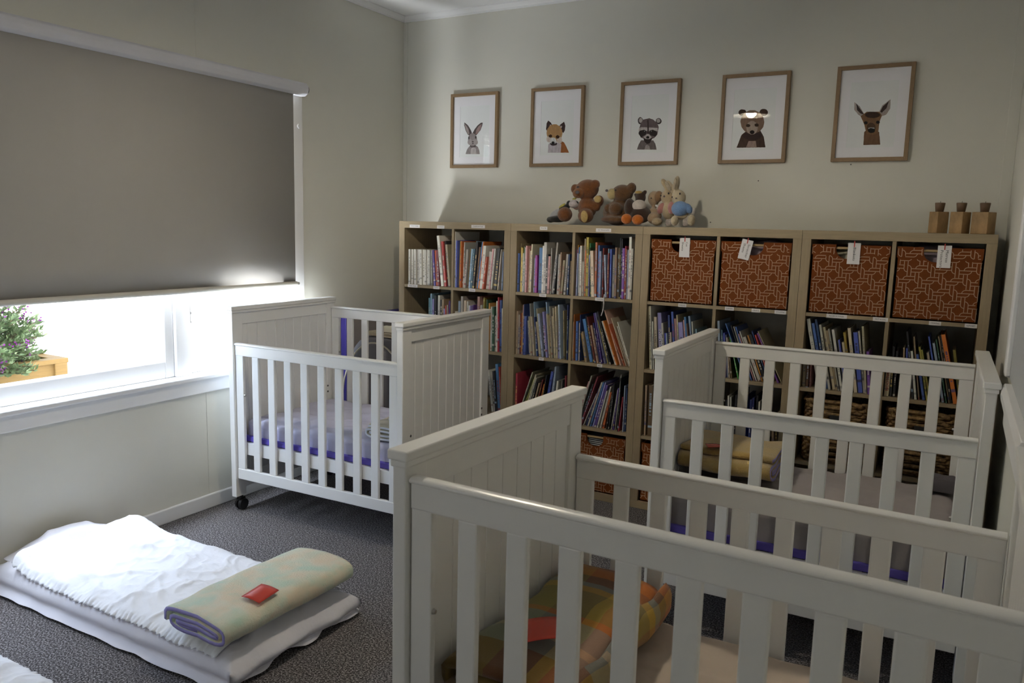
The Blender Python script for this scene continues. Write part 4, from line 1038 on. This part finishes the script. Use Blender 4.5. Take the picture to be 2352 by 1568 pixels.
PRINTS=[
('rabbit',0.273,[((.30,.27,.27),[(-62,-132),(-55,-111),(-39,-89),(-19,-79),(8,-80),(26,-91),(37,-111),(41,-135)]),((.5,.47,.47),[(-28,-133),(-23,-101),(-3,-90),(13,-102),(19,-134)]),((.11,.09,.09),[(-17,-10),(-26,10),(-47,39),(-74,59),(-76,42),(-65,11),(-49,-15),(-38,-22)]),((.36,.31,.30),[(-45,-18),(-65,18),(-73,50),(-58,37),(-44,15),(-36,-9)]),((.11,.09,.09),[(-15,-10),(0,13),(21,36),(46,52),(58,52),(54,32),(42,7),(22,-14),(12,-22)]),((.36,.25,.24),[(6,-15),(13,10),(29,31),(50,45),(49,28),(37,5),(19,-13)]),((.12,.10,.10),[(13,-85),(11,-90),(5,-93),(-4,-94),(-14,-94),(-23,-92),(-29,-89),(-32,-84),(-30,-80),(-23,-77),(-14,-75),(-5,-75),(4,-78),(11,-81)]),((.34,.30,.30),[(21,-48),(18,-65),(9,-78),(-4,-85),(-19,-85),(-33,-77),(-43,-63),(-46,-46),(-43,-29),(-34,-16),(-21,-9),(-6,-9),(7,-17),(17,-31)]),((.42,.38,.38),[(-7,-62),(-9,-70),(-15,-75),(-23,-79),(-33,-78),(-41,-75),(-47,-69),(-49,-61),(-47,-53),(-42,-48),(-33,-45),(-24,-45),(-15,-48),(-9,-55)]),((.42,.38,.38),[(27,-63),(25,-71),(20,-76),(12,-80),(3,-79),(-5,-76),(-10,-70),(-12,-62),(-11,-55),(-5,-49),(2,-46),(11,-46),(19,-49),(25,-56)]),((.02,.02,.02),[(-35,-35),(-35,-39),(-36,-42),(-38,-44),(-40,-44),(-42,-42),(-43,-39),(-44,-35),(-44,-31),(-42,-28),(-41,-26),(-38,-26),(-36,-28),(-35,-31)]),((.02,.02,.02),[(15,-34),(14,-38),(13,-41),(12,-43),(10,-43),(8,-41),(7,-38),(6,-34),(7,-30),(8,-27),(9,-25),(11,-25),(13,-27),(14,-30)]),((.05,.04,.04),[(-3,-59),(-4,-60),(-6,-61),(-8,-62),(-11,-62),(-14,-61),(-16,-60),(-17,-59),(-16,-57),(-14,-56),(-11,-56),(-8,-56),(-6,-56),(-4,-58)]),((.03,.02,.02),[(-4,-69),(-4,-70),(-6,-71),(-8,-72),(-10,-72),(-12,-71),(-14,-70),(-14,-68),(-14,-67),(-12,-66),(-10,-66),(-8,-66),(-6,-66),(-4,-67)]),]),
('fox',0.836,[((.34,.12,.035),[(28,-72),(48,-81),(63,-104),(82,-140),(25,-139),(21,-89)]),((.52,.48,.52),[(-52,-87),(-55,-137),(29,-139),(31,-89),(3,-80),(-33,-79)]),((.06,.035,.035),[(-71,-3),(-68,30),(-59,45),(-41,34),(-28,11),(-44,0),(-61,-17)]),((.50,.42,.42),[(-54,3),(-44,24),(-32,13),(-34,4)]),((.06,.035,.035),[(12,-3),(19,18),(44,34),(53,13),(51,-14),(42,-29),(26,-17)]),((.50,.42,.42),[(18,-3),(23,14),(33,9),(29,-1)]),((.46,.27,.12),[(37,-29),(32,-51),(19,-68),(-1,-77),(-25,-77),(-46,-66),(-61,-48),(-67,-26),(-63,-4),(-49,14),(-28,23),(-5,22),(16,11),(31,-7)]),((.62,.53,.48),[(-32,-61),(-34,-69),(-38,-75),(-45,-79),(-52,-78),(-59,-75),(-64,-68),(-66,-60),(-65,-52),(-60,-46),(-54,-43),(-46,-43),(-39,-47),(-34,-53)]),((.62,.53,.48),[(36,-69),(35,-77),(31,-83),(24,-87),(16,-86),(9,-83),(4,-76),(2,-68),(3,-59),(8,-53),(15,-49),(22,-50),(29,-54),(34,-60)]),((.05,.03,.03),[(5,-88),(3,-93),(-4,-96),(-13,-98),(-23,-98),(-33,-96),(-39,-92),(-42,-87),(-40,-82),(-33,-79),(-24,-77),(-14,-77),(-4,-80),(2,-84)]),((.66,.68,.68),[(0,-71),(-2,-79),(-8,-86),(-16,-89),(-25,-89),(-34,-85),(-40,-78),(-42,-70),(-40,-61),(-35,-55),(-26,-52),(-17,-52),(-9,-56),(-3,-63)]),((.01,.01,.01),[(-11,-83),(-12,-87),(-15,-90),(-19,-91),(-24,-91),(-28,-89),(-31,-86),(-32,-82),(-31,-78),(-28,-75),(-24,-74),(-20,-74),(-16,-76),(-13,-79)]),((.05,.02,.01),[(-29,-43),(-30,-47),(-33,-50),(-38,-52),(-43,-52),(-48,-50),(-52,-46),(-53,-42),(-52,-39),(-49,-36),(-44,-34),(-39,-34),(-34,-36),(-30,-39)]),((.05,.02,.01),[(19,-49),(18,-54),(15,-57),(10,-59),(4,-59),(-1,-57),(-4,-53),(-6,-49),(-4,-44),(-1,-41),(4,-39),(9,-39),(14,-42),(18,-45)]),((.5,.35,.2),[(-44,-35),(-45,-36),(-46,-37),(-47,-37),(-49,-37),(-51,-36),(-52,-36),(-52,-35),(-52,-34),(-51,-33),(-49,-33),(-47,-33),(-46,-33),(-45,-34)]),((.5,.35,.2),[(19,-41),(19,-42),(18,-43),(16,-43),(14,-43),(13,-43),(12,-42),(11,-41),(12,-40),(13,-40),(14,-39),(16,-39),(18,-40),(19,-41)]),]),
('raccoon',1.395,[((.17,.145,.145),[(-64,-133),(-55,-104),(-43,-84),(27,-86),(40,-105),(49,-136)]),((.40,.36,.35),[(-20,-134),(-15,-112),(-5,-108),(6,-116),(12,-135)]),((.06,.05,.05),[(-36,20),(-37,12),(-41,5),(-47,2),(-54,2),(-61,6),(-65,13),(-67,21),(-66,30),(-62,36),(-56,40),(-49,39),(-43,35),(-38,29)]),((.46,.43,.42),[(-39,22),(-40,16),(-43,12),(-47,9),(-51,9),(-56,12),(-59,17),(-60,23),(-59,29),(-57,33),(-53,36),(-48,36),(-44,33),(-41,28)]),((.06,.05,.05),[(69,13),(68,6),(64,1),(57,-2),(50,-2),(43,2),(38,8),(36,15),(37,22),(41,27),(48,30),(55,30),(62,26),(67,20)]),((.46,.43,.42),[(62,16),(61,11),(58,8),(54,6),(49,6),(44,8),(41,12),(40,17),(41,22),(43,25),(48,27),(53,27),(57,25),(60,21)]),((.16,.12,.125),[(-55,-15),(-49,7),(-35,26),(-2,32),(21,24),(46,3),(55,-16),(49,-56),(32,-74),(-3,-85),(-40,-71),(-58,-52)]),((.55,.51,.5),[(-58,-21),(-47,-14),(-11,-16),(-6,-31),(0,-17),(49,-22),(50,-40),(21,-30),(1,-37),(-15,-36),(-32,-28),(-59,-36)]),((.03,.022,.022),[(-60,-44),(-51,-32),(-26,-28),(-12,-37),(-16,-53),(-31,-61),(-44,-70)]),((.03,.022,.022),[(2,-46),(6,-33),(21,-30),(41,-38),(48,-48),(40,-68),(23,-62),(9,-59)]),((.035,.025,.025),[(-30,-73),(-17,-77),(7,-77),(23,-73),(8,-101),(-8,-105),(-22,-92)]),((.55,.51,.5),[(-30,-68),(-10,-51),(-5,-49),(2,-53),(18,-70),(7,-79),(-16,-78)]),((.05,.03,.03),[(-12,24),(-6,23),(-2,-17),(1,-51),(-10,-51),(-9,-17)]),((.012,.01,.01),[(4,-70),(4,-73),(1,-75),(-2,-76),(-7,-76),(-10,-75),(-13,-72),(-14,-69),(-13,-66),(-11,-64),(-7,-62),(-3,-63),(1,-64),(3,-67)]),((.5,.5,.5),[(-22,-36),(-22,-37),(-23,-38),(-24,-38),(-25,-38),(-26,-38),(-27,-37),(-27,-36),(-27,-35),(-26,-35),(-25,-34),(-24,-34),(-23,-35),(-22,-35)]),((.5,.5,.5),[(17,-38),(17,-38),(16,-39),(15,-39),(14,-39),(13,-39),(13,-38),(12,-37),(12,-37),(13,-36),(14,-36),(15,-36),(16,-36),(17,-37)]),]),
('bear',1.953,[((.07,.04,.03),[(-78,-137),(-57,-73),(-31,-52),(36,-54),(56,-86),(68,-139)]),((.30,.22,.19),[(-30,-137),(-19,-105),(17,-106),(24,-138)]),((.07,.04,.03),[(-39,38),(-41,31),(-46,26),(-54,23),(-63,23),(-72,27),(-78,33),(-80,40),(-78,47),(-73,52),(-65,55),(-56,54),(-48,51),(-42,45)]),((.07,.04,.03),[(68,33),(67,25),(62,19),(53,16),(44,16),(35,20),(29,27),(26,35),(28,43),(33,49),(41,52),(51,51),(60,48),(66,41)]),((.05,.03,.028),[(44,-81),(40,-90),(28,-98),(9,-101),(-11,-101),(-31,-96),(-44,-88),(-50,-78),(-46,-68),(-33,-61),(-14,-57),(7,-58),(26,-63),(39,-71)]),((.24,.16,.115),[(54,-13),(50,-39),(34,-59),(11,-69),(-16,-69),(-41,-56),(-59,-35),(-67,-8),(-63,17),(-47,38),(-24,48),(3,47),(28,34),(46,13)]),((.42,.34,.28),[(24,-41),(22,-55),(15,-67),(4,-73),(-9,-73),(-22,-66),(-31,-53),(-35,-38),(-33,-23),(-25,-12),(-14,-6),(-1,-6),(11,-13),(20,-26)]),((.05,.03,.02),[(-15,-28),(-16,-31),(-19,-34),(-23,-35),(-28,-35),(-32,-34),(-36,-31),(-37,-27),(-36,-24),(-33,-21),(-29,-20),(-24,-20),(-20,-22),(-17,-25)]),((.05,.03,.02),[(27,-27),(26,-31),(23,-34),(19,-35),(14,-35),(10,-33),(7,-30),(6,-27),(6,-23),(9,-21),(13,-19),(18,-19),(22,-21),(26,-24)]),((.015,.01,.01),[(8,-62),(7,-66),(4,-69),(0,-71),(-6,-71),(-11,-69),(-14,-65),(-16,-61),(-15,-57),(-12,-54),(-7,-52),(-2,-52),(3,-54),(7,-58)]),]),
('deer',2.507,[((.17,.09,.05),[(-28,-140),(-29,-80),(-4,-52),(37,-82),(46,-140)]),((.40,.35,.33),[(-31,-2),(-58,41),(-84,63),(-81,26),(-63,4),(-43,-9)]),((.05,.03,.028),[(-36,3),(-75,56),(-69,25),(-52,8)]),((.40,.35,.33),[(26,4),(39,40),(73,67),(76,26),(61,-2),(43,-9)]),((.05,.03,.028),[(33,12),(43,36),(67,59),(59,27),(41,7)]),((.22,.12,.06),[(-51,-5),(-25,15),(29,12),(42,-5),(34,-37),(33,-82),(15,-94),(-17,-89),(-32,-43)]),((.05,.028,.02),[(34,-2),(32,-9),(23,-13),(10,-16),(-5,-15),(-18,-12),(-28,-6),(-32,1),(-29,7),(-20,12),(-7,14),(8,13),(21,10),(31,4)]),((.09,.05,.03),[(20,-61),(19,-72),(14,-80),(7,-85),(-2,-85),(-10,-79),(-16,-71),(-19,-60),(-18,-49),(-13,-41),(-6,-36),(3,-37),(11,-42),(17,-50)]),((.01,.01,.01),[(-17,-37),(-17,-40),(-20,-43),(-23,-44),(-27,-44),(-30,-42),(-33,-40),(-34,-36),(-34,-33),(-31,-31),(-28,-29),(-24,-30),(-21,-31),(-18,-34)]),((.01,.01,.01),[(36,-36),(36,-40),(33,-42),(30,-43),(26,-43),(23,-42),(20,-39),(19,-36),(20,-33),(22,-30),(25,-29),(29,-29),(32,-31),(35,-33)]),((.5,.5,.5),[(16,-64),(15,-65),(11,-66),(5,-67),(-1,-67),(-7,-66),(-12,-64),(-13,-62),(-12,-61),(-8,-60),(-2,-59),(5,-60),(11,-60),(15,-62)]),((.008,.008,.008),[(18,-74),(17,-79),(13,-83),(7,-85),(0,-85),(-6,-82),(-11,-78),(-13,-73),(-12,-68),(-8,-64),(-2,-62),(5,-63),(11,-65),(16,-69)]),]),
]
for n_, (an, xc, polys) in enumerate(PRINTS):
    w, h, d, fwid = .338, .446, .024, .018
    t = tag(empty('framed_print', (xc, YB-.0005, 2.026)), 'oak framed print of a %s on the back wall' % {'rabbit': 'grey rabbit with upright ears', 'fox': 'fox cub with white chest', 'raccoon': 'raccoon with black eye mask', 'bear': 'brown bear cub', 'deer': 'young deer with wide ears'}[an], 'picture', 'animal prints in oak frames')
    mb = MB()
    mb.box(-w/2, -d, -h/2, -w/2+fwid, 0, h/2); mb.box(w/2-fwid, -d, -h/2, w/2, 0, h/2)
    mb.box(-w/2+fwid, -d, -h/2, w/2-fwid, 0, -h/2+fwid); mb.box(-w/2+fwid, -d, h/2-fwid, w/2-fwid, 0, h/2)
    mb.build('frame', frame_wood, t, bevel=.001)
    mo = MB()
    iw, ih = .105, .148
    mo.box(-w/2+fwid, -.012, -h/2+fwid, -iw, -.004, h/2-fwid); mo.box(iw, -.012, -h/2+fwid, w/2-fwid, -.004, h/2-fwid)
    mo.box(-iw, -.012, -h/2+fwid, iw, -.004, -ih-.01); mo.box(-iw, -.012, ih, iw, -.004, h/2-fwid)
    mo.build('mount', mat_board, t)
    mats = [print_paper]
    mb = MB().box(-iw, -.0102, -ih-.01, iw, -.004, ih)
    cm = {}
    for k, (c, pts) in enumerate(polys):
        if c not in cm:
            cm[c] = len(mats); mats.append(P('%s_print_ink' % an, c, .8, .1, var=.25, vs=90, stretch=(1, 1, .35)))
        y = -.0104-.00008*k
        cx_ = sum(p[0] for p in pts)/len(pts); cz_ = sum(p[1] for p in pts)/len(pts)
        # soft furry outline
        out = []
        for (ax, az), (bx2, bz2) in zip(pts, pts[1:]+pts[:1]):
            L_ = math.hypot(bx2-ax, bz2-az); m_ = max(2, int(L_/5))
            for q in range(m_):
                out.append((ax+(bx2-ax)*q/m_+rnd.uniform(-.5, .5), az+(bz2-az)*q/m_+rnd.uniform(-.5, .5)))
        mb.add([(px/1000, y, pz/1000-.006) for px, pz in out], [tuple(range(len(out)))], cm[c])
    mb.build('print', mats, t)
    MB().box(-w/2+fwid-.001, -.0175, -h/2+fwid-.001, w/2-fwid+.001, -.0155, h/2-fwid+.001).build('glass', pic_glass, t)

# ------------------------------------------------------------------ soft toys on the second and third bookcase
TOYM = {'cow': plush('black_plush', (.018, .018, .02)), 'teddy': plush('red_brown_plush', (.17, .062, .018), .3), 'bear': plush('dark_brown_plush', (.115, .055, .02), .25), 'horse': plush('chocolate_plush', (.045, .025, .017)),
        'elephant': plush('beige_plush', (.42, .30, .19)), 'pinkrabbit': plush('oat_plush', (.45, .35, .22)), 'bluerabbit': plush('oat_plush_light', (.50, .42, .29))}
PARTM = {('cow', 'patch'): plush('grey_white_plush', (.42, .43, .46)), ('cow', 'head'): plush('white_plush', (.58, .52, .52)), ('cow', 'muzzle'): plush('pink_plush', (.46, .28, .22)), ('cow', 'horn'): plush('yellow_plush', (.46, .41, .10)),
         ('teddy', 'muzzle'): plush('ginger_plush', (.22, .085, .025), .3), 'pad': plush('tan_plush', (.48, .34, .13)), ('bear', 'muzzle'): plush('cream_plush', (.48, .38, .18)),
         ('horse', 'muzzle'): plush('pale_plush', (.55, .49, .43)), ('horse', 'mane'): plush('straw_plush', (.42, .29, .10)), ('horse', 'foot'): plush('orange_plush', (.48, .13, .012)),
         ('elephant', 'ear'): plush('tan_velvet', (.26, .15, .075)), ('elephant', 'tusk'): paper_white, ('pinkrabbit', 'sleeve'): plush('dusty_pink_cloth', (.42, .19, .17)), 'sole': plush('white_sole_plush', (.56, .50, .46), .35),
         ('bluerabbit', 'ear_lining'): plush('ear_lining_plush', (.40, .34, .25)), ('bluerabbit', 'top'): plush('light_blue_cloth', (.16, .27, .48)), ('bluerabbit', 'hand'): plush('white_hand_plush', (.55, .52, .50), .3),
         'eye': black_plastic, 'nose': dark_cloth}
TLAB = {'cow': ('plush_cow', 'black and white plush animal with yellow horns slumped at the end of the toy row'), 'teddy': ('teddy_bear', 'shaggy red-brown teddy bear with raised paw on the bookcase'),
        'bear': ('teddy_bear', 'dark brown plush bear with cream muzzle turned sideways on the bookcase'), 'horse': ('plush_horse', 'dark brown plush horse with white muzzle and orange feet'),
        'elephant': ('plush_elephant', 'beige plush elephant with brown ear between horse and rabbit'), 'pinkrabbit': ('plush_rabbit', 'oat plush rabbit with dusty pink top sitting in the toy row'), 'bluerabbit': ('plush_rabbit', 'plush rabbit with upright ears and plain blue top')}
TY = {'cow': .165, 'teddy': .135, 'bear': .135, 'horse': .10, 'elephant': .155, 'pinkrabbit': .135, 'bluerabbit': .10}
for k, parts in TOYS.items():
    bd = parts[0][1]
    xc = sum(e[0] for e in bd)/len(bd)
    t = tag(empty(TLAB[k][0], (xc, TY[k], BH)), TLAB[k][1], 'soft toy', 'soft toys sitting on the bookcases')
    def emb(mb, e, y, ry, grow=1):
        x, z, rx, rz, rot = e
        z = max(z-BH, rz*.86+.001)
        mb.ell((x-xc, y, z), (rx*grow, ry, rz*grow), M=Matrix.Rotation(math.radians(rot), 3, 'Y'))
    tor = max(bd[1:], key=lambda e: e[2]*e[3])
    isl = lambda e: (e[1]-BH) < .06 and e[2] < .055 and k != 'cow'
    gro = lambda e: 1.1 if isl(e) else .95
    def fwd(i, e):
        if isl(e): return -.05
        if i > 1 and e is not tor and k != 'cow':
            q = ((e[0]-tor[0])/tor[2])**2+((e[1]-tor[1])/tor[3])**2
            if q < .8: return -min(.11, (tor[2]+tor[3])/2)*.85*math.sqrt(1-q)
        return 0.0 if i > 1 else .01
    mb = MB()
    for i, e in enumerate(bd):
        ry = min(.11, (e[2]+e[3])/2)
        emb(mb, e, fwd(i, e), ry*gro(e))
    o = mb.build('body', TOYM[k], t)
    m = o.modifiers.new('fuse', 'REMESH'); m.mode = 'VOXEL'; m.voxel_size = .0055; m.use_smooth_shade = True
    m = o.modifiers.new('smooth', 'SMOOTH'); m.iterations = 4
    def front(x, z):
        """how far the body reaches towards the room at this spot"""
        best = 0
        for i, e in enumerate(bd):
            ry = min(.11, (e[2]+e[3])/2)
            low = (e[1]-BH) < .06 and e[2] < .055
            a = math.radians(e[4]); dx, dz = x-e[0], z-e[1]
            px_, pz_ = (dx*math.cos(a)-dz*math.sin(a))/e[2], (dx*math.sin(a)+dz*math.cos(a))/e[3]
            q = 1-px_*px_-pz_*pz_
            if q > 0: best = min(best, fwd(i, e)-ry*gro(e)*math.sqrt(q))
        return best
    for nm, es in parts[1:]:
        mt = PARTM.get((k, nm)) or PARTM[nm]
        for e in es:
            f = front(e[0], e[1])
            mb = MB()
            flat = nm in ('eye', 'pad', 'sole', 'nose', 'patch', 'ear_lining')
            ry = min(e[2], e[3])*(.45 if flat else .9)
            yc = f-ry*.15 if flat else f+ry*.15
            if nm in ('top', 'head', 'sleeve', 'foot', 'horn', 'hand', 'mane'): yc = -.02 if nm == 'top' else f*.6-.01
            if nm == 'foot': yc = -.075
            if nm == 'eye': yc = f-.004-(.014 if k in ('cow',) else 0)-(.02 if k == 'teddy' else 0)
            if nm == 'nose' and k in ('teddy', 'bear'): yc = f-.045
            if nm == 'muzzle': yc = f-ry*(.35 if k == 'horse' else .05)
            emb(mb, e, yc, ry)
            mb.build(nm, mt, t)

# ------------------------------------------------------------------ candles on wooden blocks
block_m = P('distressed_wood_block', (.34, .215, .10), .6, .3, var=.45, vs=18, stretch=(1, 1, .6))
for i, (x, rz, s) in enumerate(((2.837, -.87, .0545), (2.919, -.57, .057), (3.006, -.48, .068))):
    y = .085+s*.5
    pos = ['end block nearer the toys', 'middle block', 'end block nearer the corner'][i]
    t = tag(MB().box(-s/2, -s/2, 0, s/2, s/2, .092).build('candle_block', block_m, bevel=.002), 'distressed wooden candle cube on the bookcase, %s of the three' % pos, 'candle holder', 'wooden candle cubes')
    t.location = (x, y+.012*(1-i), BH+.0005); t.rotation_euler = (0, 0, rz)
    c = tag(empty('votive_candle', (x, y+.012*(1-i), BH+.0928)), 'brown votive candle standing on the %s of the wooden cubes' % pos.replace(' block', ''), 'candle', 'brown votive candles')
    MB().lathe([(0, 0), (.016, 0), (.0205, .036), (.0195, .0385), (.014, .035), (0, .034)], n=24).build('wax', wax_brown, c)
    MB().cyl((0, 0, .033), (.001, 0, .045), .0010, n=6).build('wick', ink, c)
for x, z in ((1.995, 1.715), (2.43, 1.79), (1.76, 1.50)):
    tag(MB().cyl((x, YB-.004, z), (x, YB, z), .003, n=8).build('nail', dark_metal), 'small dark nail in the back wall %s' % ('below the bear and deer prints' if x < 2.2 and x > 1.9 else 'just under the deer print' if x > 2.2 else 'above the toys'), 'nail')
